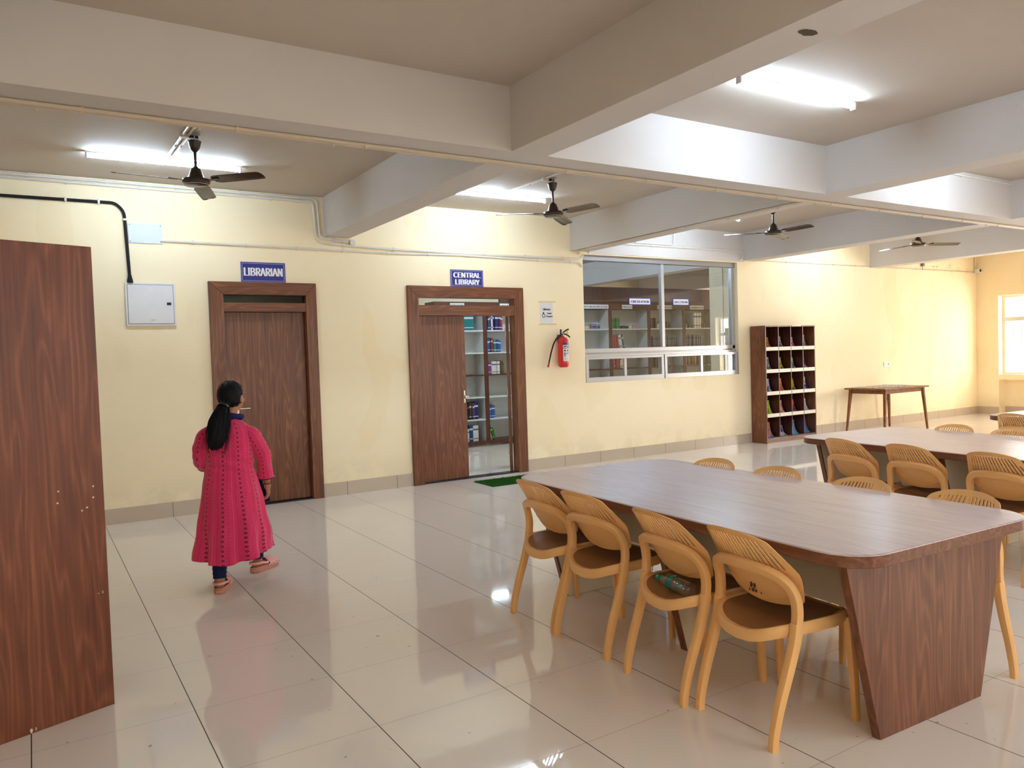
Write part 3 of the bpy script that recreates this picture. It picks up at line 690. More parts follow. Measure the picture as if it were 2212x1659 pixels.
# ================================================================ CHAIRS (facing +x)
def chair():
    t = thing('chair', '', 'chair')
    sq = RSEC
    for s in (1, -1):
        P = smoothpath([(-.235, s*.200, 0), (-.228, s*.200, .06), (-.200, s*.201, .16), (-.152, s*.203, .29), (-.120, s*.205, .39), (-.108, s*.205, .455)], 5)
        r = interp([(.013, .0165), (.0135, .017), (.015, .018), (.016, .019), (.017, .020), (.017, .021)], 5)
        B().tube(P, r, sec=sq, upv=(0, 1, 0)).done('leg', CHAIR, t, ang=45)
    for s in (1, -1):
        P = smoothpath([(.222, s*.192, 0), (.216, s*.192, .14), (.204, s*.190, .30), (.196, s*.188, .425)], 4)
        r = interp([(.012, .013), (.0135, .015), (.015, .017), (.017, .020)], 4)
        B().tube(P, r, sec=sq, upv=(0, 1, 0)).done('leg', CHAIR, t, ang=45)
    # back frame: arch from leg to leg, bar bowed backwards
    half = [(-.109, .205, .445), (-.104, .205, .50), (-.110, .202, .550), (-.128, .190, .594), (-.152, .162, .626), (-.172, .115, .643), (-.182, .06, .649)]
    pts = half + [(-.185, 0, .651)] + [(x, -y, z) for x, y, z in half[::-1]]
    P = smoothpath(pts, 5); n = len(P)
    r = [(.0175+.0035*math.sin(PI*i/(n-1)), .0165-.002*math.sin(PI*i/(n-1))) for i in range(n)]
    b = B()
    rings = []
    for i in range(n):
        T = (P[min(i+1, n-1)]-P[max(i-1, 0)]).normalized()
        out = (P[i]-Vector((-.08, 0, .44))); out.y *= 1.3; out -= T*out.dot(T); out.normalize()
        dep = T.cross(out)
        rings.append([P[i] + out*(a*r[i][0]) + dep*(c*r[i][1]) for a, c in sq])
    b.loft(rings); b.done('back_frame', CHAIR, t, ang=45)
    # slotted back shell
    nu = 38; b = B(); bm = b.bm
    VV = [0, .06, .14, .24, .34, .42, .50, .545, .60, .66, .72, .78, .84, .885, .92, .95, .98, 1.0]
    wv = lambda v: (.168 + .022*math.sin(min(v/.10, 1)*PI/2) if v < .10 else .190 + .026*math.sin((v-.10)/.40*PI/2) if v < .50 else .216 - .058*((v-.50)/.50))
    shx = lambda z: -.078 - .40*(z-.48) - .60*(z-.48)**2
    def S(u, v):
        w = wv(v); 
        if v > .95: w -= .010*((v-.95)/.05)**2
        zb = .482 + .022*u*u; zt = .800 - .026*abs(u)**2.6
        z = zb + (zt-zb)*v; y = u*w
        xx = shx(z) + .050*(y/.205)**2
        if v < .3: xx += .012*(1-v/.3)
        return Vector((xx, y, z))
    G = [[bm.verts.new(S(-1+2*i/nu, v)) for i in range(nu+1)] for v in VV]
    for j in range(len(VV)-1):
        for i in range(nu):
            u = abs(-1+2*(i+.5)/nu); lo = .545; hi = .925 - (.10 if u > .8 else 0)
            if 3 <= i < nu-3 and i % 2 == 1 and VV[j] >= lo-1e-6 and VV[j+1] <= hi+1e-6: continue
            b.face([G[j][i], G[j][i+1], G[j+1][i+1], G[j+1][i]])
    # make slots narrower than the ribs
    for j in range(len(VV)):
        for i in range(nu+1):
            if 3 <= i <= nu-3 and i % 2 == 1: G[j][i].co = G[j][i].co.lerp(G[j][i+1].co, .06)
            elif 4 <= i <= nu-3 and i % 2 == 0: G[j][i].co = G[j][i].co.lerp(G[j][i-1].co, .06)
    o = b.done('backrest', CHAIR, t, ang=60)
    md = o.modifiers.new('thickness', 'SOLIDIFY'); md.thickness = .0038; md.offset = 0; o.modifiers.new('crisp', 'EDGE_SPLIT').split_angle = .6
    # lumbar line on the shell
    P = [S(u/10*.86, .02+.20*(1-(abs(u)/10)**2)*0+.16*(u/10)**2+.02) + Vector((-.0045, 0, 0)) for u in range(-10, 11)]
    B().tube(P, .0022, 6).done('shell_crease', CHAIR, t)
    # seat frame and seat
    def ring(sc_, z, bow=0):
        out = []
        for k in range(48):
            a = 2*PI*k/48; c, s_ = math.cos(a), math.sin(a)
            e = 2/3.4; x = abs(c)**e*(1 if c > 0 else -1); y = abs(s_)**e*(1 if s_ > 0 else -1)
            hw = .204 + .008*x; X = .022 + .222*x*sc_; 
            if x < -.2: X -= .020*(1-abs(y)**2)*sc_
            zz = z + (.004 if x > .5 else 0) - .022*bow*max(0, (x-.75)/.25)
            if x < -.5: zz -= .044*(1-abs(y)**2.0)*((-x-.5)/.5)*bow
            out.append((X, y*hw*sc_, zz))
        return out
    b = B(); b.loft([ring(.90, .398, 1), ring(.985, .402, 1), ring(1.01, .420, 1), ring(1.0, .442, 1), ring(.975, .449, 1), ring(.93, .448, 1), ring(.90, .444, .9)], caps=False)
    b.face([b.bm.verts.new(p) for p in ring(.90, .398, 1)][::-1])
    b.done('seat_frame', CHAIR, t, ang=50)
    b = B(); R = [ring(.905, .4445, .9), ring(.8, .440, .7), ring(.6, .434, .4), ring(.3, .430, .1)]
    V = b.loft(R, caps=False); b.face(V[-1]); b.done('seat', SEATB, t, ang=60)
    return t
cp = chair(); gn = 'tan slotted plastic chairs at the reading tables'
d = math.radians
CH = [((2.505, 2.035), -5, 'tan plastic chair nearest the viewer, scuffed back with dark marks'),
      ((2.500, 2.487), -5, 'tan plastic chair with a water bottle lying on its seat'),
      ((2.530, 3.085), 2, 'third tan chair along the front table, just left of the one holding a bottle'),
      ((2.545, 3.535), 0, 'leftmost tan chair on the near side of the front table, by the table corner'),
      ((3.385, 1.870), 177, 'far-side tan chair of the front table whose leg shows past the end panel'),
      ((3.385, 2.375), 178, 'tan chair on the far side of the front table, second back from the right'),
      ((3.39, 2.895), 180, 'tan chair on the far side of the front table, second back from the left'),
      ((3.395, 3.375), 181, 'tan chair on the far side of the front table, leftmost back showing'),
      ((5.300, 3.480), -8, 'leftmost tan chair on the near side of the second table'),
      ((5.285, 2.985), -6, 'middle of the three tan chairs on the near side of the second table'),
      ((5.240, 2.410), -5, 'rightmost tan chair on the near side of the second table, cut by the photo edge'),
      ((6.24, 3.420), 176, 'tan chair back on the far side of the second table, left of two'),
      ((6.20, 2.958), 175, 'tan chair back on the far side of the second table, beside the photo edge'),
      ((8.010, 3.540), -6, 'tan chair at the farthest table, at the right edge of the photo')]
chairs = []
for i, ((x, y), a, lab) in enumerate(CH):
    if i == 0: cp.location = (x, y, 0); cp.rotation_euler = (0, 0, d(a)); cp['label'] = lab; cp['group'] = gn; chairs.append(cp)
    else: chairs.append(dup(cp, (x, y, 0), d(a), lab, gn))
# worn patches and burn marks on the nearest chair
b = B(); rr = random.Random(5)
for (yy, zz, w, h) in ((.020, .548, .007, .014), (.004, .546, .006, .012), (.024, .522, .008, .008), (.006, .522, .006, .006), (.045, .520, .003, .006), (-.02, .52, .003, .004)):
    xx = -.078-.40*(zz-.48)-.60*(zz-.48)**2+.050*(yy/.205)**2-.0042
    b.loft([[(xx+dx, yy+w*math.cos(a)*(.7+.5*rr.random()), zz+h*math.sin(a)*(.7+.5*rr.random())) for a in [k*PI/4 for k in range(8)]] for dx in (0, -.0008)])
b.done('burn_marks', plain('burn_brown', (84, 46, 16), .7), chairs[0], smooth=False)
# water bottle on the second chair seat
BT = m_glass('clear_pet_plastic', (.90, .93, .92, 1), 1.6)
CAPG = plain('green_plastic', (16, 150, 118), .35); LABG = plain('teal_label', (0, 110, 92), .4)
t = thing('water_bottle', 'empty clear plastic water bottle with green cap and label lying on a chair seat', 'bottle', (2.375, 2.470, .455), d(-98))
M = Matrix.Identity(4)
pr = [(0, .235), (.022, .235), (.030, .228), (.0315, .215)]
for k in range(7): pr += [(.0315, .210-.012*k), (.0295, .204-.012*k)]
pr += [(.0315, .125), (.0315, .085), (.031, .065), (.028, .045), (.021, .028), (.013, .016), (.0125, .004), (0, .004)]
b = B(); b.lathe(pr, (0,0,0), 20, 0, M=Matrix.Translation((-.12, 0, 0))); b.done('bottle_body', BT, t, ang=60)
b = B(); b.lathe([(0, -.014), (.0145, -.014), (.015, .004), (0, .005)], (0,0,0), 20, 0, M=Matrix.Translation((-.12, 0, 0))); b.done('cap', CAPG, t)
b = B(); b.lathe([(.0322, .083), (.0322, .124), (.0318, .124), (.0318, .083), (.0322, .083)], (0,0,0), 24, 0, M=Matrix.Translation((-.12, 0, 0)), caps=False); lb = b.done('bottle_label', LABG, t)
lettering('Active', .013, (-.016, 0, .0335), lb, LETTER, .0004, rx=0, rz=PI/2, fitw=.034)
# ================================================================ TALL WALNUT PANEL CABINET (left)
ux, uy = -.946, -.324
t = thing('tall_cabinet', 'tall walnut laminate cabinet back standing at the left edge, with screw caps', 'cabinet', (.25, 3.80, 0), math.atan2(.324, .946))
b = B(); b.box(-1.9, 0, 0, .42, .0, 2.02); b.done('cabinet_body', WCAB, t, smooth=False, bevel=.002)
CAPW = plain('cream_screw_cap', (222, 206, 186), .5)
for s, z in ((.184, .979), (.189, .930), (.044, .980), (.046, .932), (.073, .892), (.094, .882)):
    B().lathe([(0, 0), (.0042, 0), (.0036, -.003), (0, -.0035)], (-s, -.0005, z), 10, 1).done('screw_cap', CAPW, t)
for i, (s, z, w, h) in enumerate(((.026, .509, .0016, .007), (.332, .012, .005, .010), (.315, .014, .0018, .008), (.045, .508, .004, .0012))):
    b = B(); b.loft([[(-s+w*math.cos(a)*(1+.3*math.sin(3*a)), yy, z+h*math.sin(a)) for a in [k*PI/5 for k in range(10)]] for yy in (.0002, -.0006)]); b.done('chipped_spot', CAPW, t, smooth=False)
# doormat
t = thing('doormat', 'green artificial grass doormat on the tiles in front of the open door', 'mat', (4.82, 7.70, 0), d(-1))
GR = NT('artificial_grass'); v = GR.obj(); GR.base(GR.mix(GR.noise(v, 60, 4, .7), srgb(62, 128, 22), srgb(24, 74, 10)), .8, .2); GR = GR.m
b = B(); b.box(-.42, .42, -.23, .23, 0, .006); b.done('mat_backing', plain('dark_green_backing', (20, 50, 16), .9), t, smooth=False)
b = B(); rg = random.Random(9)
for k in range(5200):
    x = rg.uniform(-.415, .415); y = rg.uniform(-.225, .225); a = rg.uniform(0, PI); w = .0035; h = rg.uniform(.010, .018); lx, ly = rg.uniform(-.007, .007), rg.uniform(-.007, .007)
    c, s = math.cos(a)*w, math.sin(a)*w
    v = [b.bm.verts.new(p) for p in ((x-c, y-s, .005), (x+c, y+s, .005), (x+lx, y+ly, .005+h))]; b.face(v)
me = bpy.data.meshes.new('grass_pile'); b.bm.to_mesh(me); b.bm.free(); me.materials.append(GR); o = bpy.data.objects.new('grass_pile', me); COL.objects.link(o); o.parent = t; o['kind'] = 'stuff'
# ================================================================ SIDE TABLE
t = thing('side_table', 'wooden side table with splayed legs against the far wall, spread with newspapers', 'table', (12.45, 7.75, 0))
b = B(); b.box(-.64, .64, -.42, .33, .722, .748); b.done('tabletop', WSIDE, t, smooth=False, bevel=.003)
b = B()
for q in ((-.56, .56, -.36, -.335), (-.56, .56, .245, .27)): b.box(q[0], q[1], q[2], q[3], .655, .722)
for q in ((-.56, -.535, -.335, .245), (.535, .56, -.335, .245)): b.box(q[0], q[1], q[2], q[3], .655, .722)
b.done('apron', WSIDE, t, smooth=False)
for sx in (-1, 1):
    for sy in (-1, 1):
        cy = -.045
        b = B(); b.tube([(sx*.63, cy+sy*.345, 0), (sx*.55, cy+sy*.31, .722)], [.015, .026], sec=RSEC); b.done('leg', WSIDE, t, ang=40)
NEWS = NT('newsprint'); v = NEWS.obj(); NEWS.base(NEWS.ramp(NEWS.noise(NEWS.mapping(v, (22, 60, 1)), 1, 3, .8), [(.40, srgb(60, 56, 60)), (.50, srgb(214, 206, 198)), (1, srgb(236, 230, 222))]), .8, .2); NEWS = NEWS.m
for i, (x, y, w, h, a, lab) in enumerate(((-.42, .06, .30, .40, 8, 'newspaper lying at the left end of the side table'), (-.02, -.08, .36, .46, -6, 'open newspaper lying in the middle of the side table'), (.36, .08, .30, .38, 14, 'newspaper lying at the right end of the side table'))):
    b = B(); b.loft([[(sx*w/2*(1-.01*k), sy*h/2, .0 + .007*k + (.003 if sx > 0 else 0)) for sx, sy in ((-1, -1), (0, -1), (1, -1), (1, 1), (0, 1), (-1, 1))] for k in range(2)])
    tag(b.done('newspaper', NEWS, None, smooth=False, loc=(12.45+x, 7.75+y, .749+.0005*i), rz=d(a)), lab, 'newspaper', 'newspapers on the side table')
# ================================================================ MAGAZINE RACK
RX0, RX1, RY0, RY1, RZ = 9.585, 10.79, 7.895, YW-.014, 1.825
t = thing('magazine_rack', 'walnut pigeonhole magazine rack with white shelf lips against the wall', 'rack', (RX0, RY0, 0))
Wd = RX1-RX0; Dp = RY1-RY0; cw = (Wd-.018*2-.014*3)/4; xs = [.018+(cw+.014)*k for k in range(4)]
zb = .085; zs = [.085+.345*k for k in range(5)]; ch = .345
for x in (0, Wd-.018): B().box(x, x+.018, 0, Dp, 0, RZ).done('side_panel', WV, t, smooth=False, bevel=.001)
B().box(.018, Wd-.018, 0, Dp, RZ-.018, RZ).done('top_panel', WX, t, smooth=False)
B().box(.018, Wd-.018, .008, .022, 0, .07).done('plinth', WX, t, smooth=False)
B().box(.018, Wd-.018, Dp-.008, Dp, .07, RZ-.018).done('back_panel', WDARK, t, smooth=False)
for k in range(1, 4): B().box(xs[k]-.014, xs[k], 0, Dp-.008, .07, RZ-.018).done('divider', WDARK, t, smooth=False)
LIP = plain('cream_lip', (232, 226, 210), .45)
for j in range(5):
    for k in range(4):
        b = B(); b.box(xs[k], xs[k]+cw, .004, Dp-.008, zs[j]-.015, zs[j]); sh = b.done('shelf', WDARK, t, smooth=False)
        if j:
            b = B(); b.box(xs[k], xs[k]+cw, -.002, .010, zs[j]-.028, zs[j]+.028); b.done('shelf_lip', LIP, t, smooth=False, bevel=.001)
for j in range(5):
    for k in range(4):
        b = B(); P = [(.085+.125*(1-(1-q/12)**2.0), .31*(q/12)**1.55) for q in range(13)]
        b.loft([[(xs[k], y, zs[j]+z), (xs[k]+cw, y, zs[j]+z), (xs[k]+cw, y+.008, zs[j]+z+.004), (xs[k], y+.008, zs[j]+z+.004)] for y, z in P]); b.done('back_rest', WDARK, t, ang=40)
b = B(); b.box(.64, .86, -.002, 0, RZ-.016, RZ+.004); b.done('label_strip', PAPER, t, smooth=False)
MAGC = [[('orange and grey', (226, 150, 40), (90, 96, 104)), ('grey and white', (206, 196, 200), (70, 60, 74)), ('white and magenta', (220, 206, 220), (196, 30, 140)), ('white with a black figure', (216, 210, 220), (34, 28, 40))],
        [('black and white printed', (206, 204, 216), (40, 36, 50)), ('yellow green', (216, 206, 60), (70, 84, 46)), ('white and navy', (200, 204, 206), (34, 32, 66)), ('purple and pink', (76, 44, 96), (206, 160, 190))],
        [('white', (206, 206, 220), (70, 60, 100)), ('orange and red', (232, 146, 44), (200, 96, 70)), ('orange and green', (238, 170, 40), (56, 110, 34)), ('white and blue', (216, 220, 230), (44, 54, 150))],
        [('lime green', (196, 208, 70), (110, 140, 40)), ('red topped white', (216, 96, 80), (214, 208, 206)), ('red and black', (206, 110, 90), (54, 48, 60)), ('plain white', (216, 210, 220), (190, 180, 196))],
        [('orange and blue', (226, 140, 40), (40, 110, 190)), ('navy and white jar-like', (30, 54, 140), (206, 206, 220)), ('sky blue', (70, 150, 210), (120, 170, 190)), ('blue', (60, 100, 190), (50, 130, 200))]]
def magmat(i, a, c):
    k = NT('magazine_cover_%d' % i); v = k.obj(); s = k.n('ShaderNodeSeparateXYZ'); k.set(s, 0, v)
    n = k.noise(k.mapping(v, (30, 1, 18), (i*3.1, 0, i)), 1, 2, .6, 1.2)
    f = k.math('GREATER_THAN', k.math('ADD', n, k.math('MULTIPLY', s.outputs[2], -.9)), .44)
    w = k.math('GREATER_THAN', k.noise(k.mapping(v, (60, 1, 60)), 1, 2), .66)
    k.base(k.mix(w, k.mix(f, srgb(*a), srgb(*c)), srgb(230, 226, 226)), .35); return k.m
ROWN = ['top', 'second', 'third', 'fourth', 'bottom']; COLN = ['leftmost', 'second', 'third', 'rightmost']
rg = random.Random(4)
for j in range(5):
    row = 4-j
    for k in range(4):
        nm, a, c = MAGC[j][k]; h = .20 if j else .19; h += rg.uniform(-.02, .02)
        if (j, k) == (4, 1): h = .15
        # cover stands against the back, its foot curling forward
        b = B(); w = cw*.86; x0 = xs[k]+.004; z0 = zs[row]+.002; P = []
        yb = .165; front = .050 + rg.uniform(0, .02)
        for q in range(13):
            s = q/12; y = front + (yb-front)*(1-(1-s)**2.0); z = h*(s**1.55)
            P.append((y, z))
        for dx in (0,):
            R = [[(x0, y, z0+z), (x0+w*(1-.25*0), y, z0+z), (x0+w, y+.006, z0+z+.0045), (x0, y+.006, z0+z+.0045)] for y, z in P]
            b.loft(R)
        for v in b.bm.verts: v.co -= Vector((x0, 0, z0))
        o = b.done('magazine', magmat(j*4+k, a, c), None, smooth=True, ang=40, loc=(RX0+x0, RY0, z0))
        tag(o, '%s magazine in the %s pigeonhole, %s row of the rack' % (nm, COLN[k], ROWN[j]), 'magazine', 'magazines in the rack')
# ================================================================ BOOK ROOM
EX = [5.49, 6.42, 7.31, 8.21, 9.10, 10.05, 10.97, 11.90]; FY = 11.0; LV = [.09, .453, .822, 1.19, 1.556, 1.925, 2.29]
SIGNT = [None, 'OBS/GYN', None, 'COMMUNITY MEDICINE & PSM', 'DERMATOLOGY', 'PHARMACOLOGY', 'PHARMACOLOGY']
CASEL = ['brown and white bookcase seen left of the divider in the open doorway', 'brown and white bookcase seen right of the divider in the open doorway', 'bookcase hidden by the wall between the doorway and the window',
         'bookcase at the left edge of the window view, signed Community Medicine', 'bookcase signed Dermatology seen through the left window pane', 'bookcase signed Pharmacology seen behind the window mullion', 'rightmost bookcase seen through the window, in the dim corner']
for i in range(7):
    x0, x1 = EX[i], EX[i+1]; w = x1-x0
    t = thing('bookcase', CASEL[i], 'bookcase', (x0, FY, 0), 0, 'bookcases in the book room')
    for a in (0, w-.038):
        p = B().box(a+.002, a+.036, .012, .33, .03, LV[6]).done('side_panel', SHELFW, t, smooth=False)
        B().box(a, a+.038, 0, .012, .03, LV[6]).done('edge_band', SHELFE, p, smooth=False)
    B().box(.036, w-.036, .318, .33, .03, LV[6]).done('back_panel', SHELFW, t, smooth=False)
    b = B(); b.box(0, w, 0, .33, LV[6], LV[6]+.10); b.done('header', SHELFE, t, smooth=False)
    B().box(.038, w-.038, .005, .03, .02, .075).done('plinth', SHELFE, t, smooth=False)
    for k, z in enumerate(LV[:6]):
        B().box(.036, w-.036, .004, .318, z-.022, z).done('shelf', SHELFE if k in (0, 3) else SHELFW, t, smooth=False)
        B().box(.036, w-.036, .306, .318, z, z+.14).done('rear_ledge', SHELFW, t, smooth=False)
    if SIGNT[i]:
        L = {3: .40, 4: .125, 5: .19, 6: .19, 1: .13}[i]; cx = {1: .43, 3: .45, 4: .41, 5: .41, 6: .36}[i]
        b = B(); b.box(cx-L, cx+L, -.004, 0, LV[6]+.004, LV[6]+.078); s_ = b.done('case_sign', PAPER, t, smooth=False)
        lettering(SIGNT[i], .062 if i != 4 else .036, (cx, -.0048, LV[6]+.041), s_, DARKL, .0006, fitw=L*1.86, bold=.001)
    if i == 0:
        b = B(); b.box(.29, .55, -.004, 0, LV[6]+.004, LV[6]+.078); s_ = b.done('case_sign', PAPER, t, smooth=False); lettering('OBS/GYN', .062, (.42, -.0048, LV[6]+.041), s_, DARKL, .0006, fitw=.235, bold=.001)
BC = {'red': (176, 30, 50), 'teal': (20, 110, 112), 'white': (214, 214, 216), 'black': (28, 26, 34), 'maroon': (84, 22, 34), 'navy': (32, 34, 96), 'purple': (92, 52, 112), 'blue': (30, 92, 176), 'dark blue': (28, 66, 110),
      'brown': (84, 56, 40), 'olive': (110, 98, 48), 'green': (46, 120, 56), 'dark green': (24, 78, 52), 'yellow': (212, 200, 120), 'cream': (216, 206, 180), 'grey': (88, 92, 104), 'tan': (150, 112, 66), 'violet': (130, 60, 130), 'pink': (206, 160, 160), 'dark brown': (58, 42, 38), 'brick red': (150, 52, 40)}
def bmat(c): return plain('book_'+c.replace(' ', '_'), BC[c], .45, .4, 0, .10)
BANDS = {'red': 'white', 'teal': 'white', 'white': 'grey', 'black': 'grey', 'maroon': 'cream', 'navy': 'white', 'purple': 'white', 'blue': 'white', 'dark blue': 'white', 'brown': 'dark brown', 'olive': 'brown', 'green': 'dark green', 'dark green': 'yellow', 'yellow': 'brown', 'cream': 'brown', 'grey': 'black', 'tan': 'brown', 'violet': 'white', 'pink': 'grey', 'dark brown': 'brown', 'brick red': 'violet'}
ORD = ['first', 'second', 'third', 'fourth', 'fifth', 'sixth', 'seventh', 'eighth', 'ninth', 'tenth', 'eleventh', 'twelfth', 'thirteenth']
SH = {0: 'bottom', 1: 'fifth', 2: 'fourth', 3: 'third', 4: 'second', 5: 'top'}
CASEN = {0: 'left doorway bookcase', 1: 'right doorway bookcase', 3: 'Community Medicine bookcase', 4: 'Dermatology bookcase', 5: 'first Pharmacology bookcase', 6: 'rightmost window bookcase'}
def books(case, lv, x, items):
    z = LV[lv]; rg = random.Random(case*10+lv)
    for i, it in enumerate(items):
        c, w, h = it[0], it[1], it[2]; lean = it[3] if len(it) > 3 else 0; dep = .16; y0 = FY+.035+rg.uniform(0, .02)
        if lean < 0 and (i == 0 or len(items[i-1]) < 4): x += h*math.sin(-lean)
        b = B(); e = .0025
        b.mi = 0; b.box(0, e, 0, dep, 0, h); b.box(w-e, w, 0, dep, 0, h)
        b.loft([[(w*k/6, -.006*math.sin(PI*k/6), zz) for k in range(7)] + [(w, .003, zz), (0, .003, zz)] for zz in (0, h)])
        b.mi = 1; b.box(e, w-e, .003, dep-.004, .003, h-.004)
        b.mi = 2
        for q0, q1 in ((.70, .80), (.14, .19)): b.loft([[(w*(.02+.96*k/6), -.0015-.006*math.sin(PI*k/6), zz) for k in range(7)] + [(w*.98, 0, zz), (w*.02, 0, zz)] for zz in (h*q0, h*q1)])
        o = b.done('book', [bmat(c), PAPER, bmat(BANDS[c])], None, smooth=False)
        o.location = (x, y0, z+.001); o.rotation_euler = (0, lean, 0)
        tag(o, '%s book, %s from the left on the %s shelf of the %s' % (c, ORD[i], SH[lv], CASEN[case]), 'book', 'books in the %s' % CASEN[case])
        x += w/math.cos(lean)+.002
books(0, 5, 5.955, [('red', .035, .20), ('white', .03, .15), ('black', .03, .22), ('teal', .18, .27)])
books(0, 1, 6.0, [('teal', .028, .20), ('white', .024, .22), ('black', .034, .26), ('maroon', .034, .28), ('black', .03, .28), ('purple', .030, .27), ('navy', .036, .29), ('navy', .036, .29)])
books(0, 0, 5.985, [('cream', .05, .20), ('white', .045, .21), ('dark blue', .065, .27), ('white', .05, .26), ('white', .05, .26)])
books(1, 5, 6.462, [('black', .03, .26), ('dark blue', .035, .24), ('navy', .03, .26), ('white', .03, .27), ('navy', .038, .27), ('navy', .038, .27), ('navy', .038, .27), ('navy', .038, .27), ('red', .038, .25)])
books(1, 4, 6.464, [('blue', .035, .22), ('dark blue', .035, .23), ('black', .022, .24), ('red', .03, .24), ('teal', .05, .21), ('dark blue', .05, .21), ('blue', .05, .20)])
books(1, 3, 6.466, [('purple', .04, .20), ('violet', .04, .20), ('white', .05, .21), ('white', .05, .21), ('white', .05, .21), ('brown', .045, .22), ('olive', .045, .21)])
books(1, 1, 6.468, [('blue', .04, .20), ('dark blue', .035, .21), ('blue', .045, .21)])
books(1, 0, 6.462, [('yellow', .025, .16, -.20), ('dark green', .04, .22, -.24), ('green', .035, .20, -.24)])
books(3, 5, 8.42, [('grey', .06, .07), ('yellow', .08, .075), ('white', .04, .07), ('yellow', .05, .085), ('violet', .06, .09), ('purple', .06, .085), ('blue', .06, .08), ('navy', .05, .07)])
books(4, 5, 9.142, [('green', .055, .20), ('green', .055, .20), ('green', .055, .20), ('green', .05, .20), ('black', .11, .055), ('black', .09, .05), ('white', .08, .08), ('pink', .09, .07), ('pink', .09, .06)])
books(4, 4, 9.142, [('brick red', .055, .25), ('brick red', .055, .25), ('brick red', .05, .24), ('cream', .03, .25, -.16), ('white', .04, .26, -.20), ('dark blue', .045, .26, -.22)])
books(4, 3, 9.142, [('brick red', .06, .27), ('violet', .03, .26), ('brick red', .06, .27), ('brick red', .05, .26), ('cream', .03, .22), ('cream', .04, .26)])
books(5, 5, 10.10, [('dark brown', .06, .20), ('dark brown', .06, .20), ('dark brown', .06, .20), ('white', .04, .08), ('white', .06, .11), ('grey', .05, .10), ('black', .07, .13), ('dark brown', .07, .13), ('black', .06, .12), ('brown', .05, .12)])
books(5, 4, 10.10, [('grey', .055, .22)]*12)
books(5, 3, 10.10, [('brown', .052, .25), ('dark brown', .052, .25), ('brown', .052, .25), ('dark brown', .052, .25), ('brown', .052, .25), ('dark brown', .052, .25), ('cream', .06, .22), ('cream', .05, .20), ('blue', .06, .07)])
books(6, 5, 11.02, [('grey', .08, .09), ('black', .09, .10), ('grey', .08, .09), ('white', .07, .30), ('white', .07, .30), ('white', .07, .30), ('brown', .05, .12), ('brown', .05, .12)])
books(6, 4, 11.02, [('grey', .052, .23)]*9)
books(6, 3, 11.02, [('tan', .055, .24), ('olive', .055, .26), ('tan', .055, .24), ('olive', .06, .26), ('tan', .06, .24), ('brown', .06, .25), ('tan', .06, .25), ('brown', .06, .25)])
conduit('conduit', 'thin vertical conduit on the pier inside the library window', [(9.442, 8.60, .6), (9.442, 8.60, 2.84)], .007, PVC, [.6, 1.3, 1.9])
# dark wood partition closing off the back of the book room behind the bookcases
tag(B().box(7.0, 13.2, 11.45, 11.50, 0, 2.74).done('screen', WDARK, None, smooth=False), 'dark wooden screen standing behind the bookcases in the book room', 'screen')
# ================================================================ PERSON
PC = (1.105, 5.37)
hx, hy = .40, .917; rx_, ry_ = hy, -hx            # heading and its right-hand side
t = thing('person', 'person with long black ponytail in pink kurta, navy leggings and pink clogs walking away', 'person', (PC[0], PC[1], 0))
def L(x, y, z): return Vector((x-PC[0], y-PC[1], z))
def Hn(r, f, z, cx=0, cy=0): return Vector((r*rx_+f*hx+cx, r*ry_+f*hy+cy, z))   # local: right, forward, up
b = B()
def cap(p0, r0, p1, r1, seg=12):
    p0, p1 = Vector(p0), Vector(p1); ax = (p1-p0); l = ax.length; q = Vector((0, 0, 1)).rotation_difference(ax.normalized()).to_matrix().to_4x4()
    M = Matrix.Translation(p0) @ q; rings = []
    for k in range(5): a = -PI/2 + PI/2*k/4; rings.append((max(r0*math.cos(a), 1e-4), r0*math.sin(a)))
    for k in range(5): a = PI/2*k/4; rings.append((max(r1*math.cos(a), 1e-4), l+r1*math.sin(a)))
    b.loft([[(r*math.cos(2*PI*i/seg), r*math.sin(2*PI*i/seg), z) for i in range(seg)] for r, z in rings], M=M)
def chain(ps, rs, seg=12):
    for i in range(len(ps)-1): cap(ps[i], rs[i], ps[i+1], rs[i+1], seg)
HC = L(1.150, 5.395, 1.266); fh = Vector((.70, .71, -.04)).normalized(); rh = Vector((fh.y, -fh.x, 0)).normalized()
HM = Matrix(((rh.x, fh.x, 0, HC.x), (rh.y, fh.y, 0, HC.y), (0, 0, 1, HC.z), (0, 0, 0, 1)))
b.ball((0, -.006, .018), (.069, .084, .080), 20, 14, HM); b.ball((0, .022, -.030), (.054, .060, .066), 18, 12, HM)     # skull, jaw
cap(HM @ Vector((0, .080, .008)), .008, HM @ Vector((0, .094, -.020)), .011); cap(HM @ Vector((0, .070, -.074)), .016, HM @ Vector((0, .06, -.066)), .02)   # nose, chin
cap(HM @ Vector((-.016, .076, -.044)), .007, HM @ Vector((.016, .076, -.044)), .007); cap(HM @ Vector((-.012, .075, -.053)), .007, HM @ Vector((.012, .075, -.053)), .007)
for s in (-1, 1):
    b.ball((s*.070, -.004, -.008), (.008, .018, .028), 10, 8, HM); cap(HM @ Vector((s*.012, .078, .030)), .006, HM @ Vector((s*.046, .066, .030)), .006)
    b.ball((s*.034, .050, -.020), (.024, .026, .024), 10, 8, HM)
chain([L(1.112, 5.375, 1.06), L(1.118, 5.38, 1.14), HC+Vector((0, 0, -.05))], [.062, .046, .044])
chain([L(1.105, 5.37, .62), L(1.105, 5.372, .80), L(1.108, 5.38, .96), L(1.11, 5.382, 1.02)], [.115, .090, .084, .062], 18)
for s in (-1, 1): cap(L(1.11, 5.38, 1.045), .05, L(1.11, 5.38, 1.045)+Hn(s*.105, 0, -.016), .034)
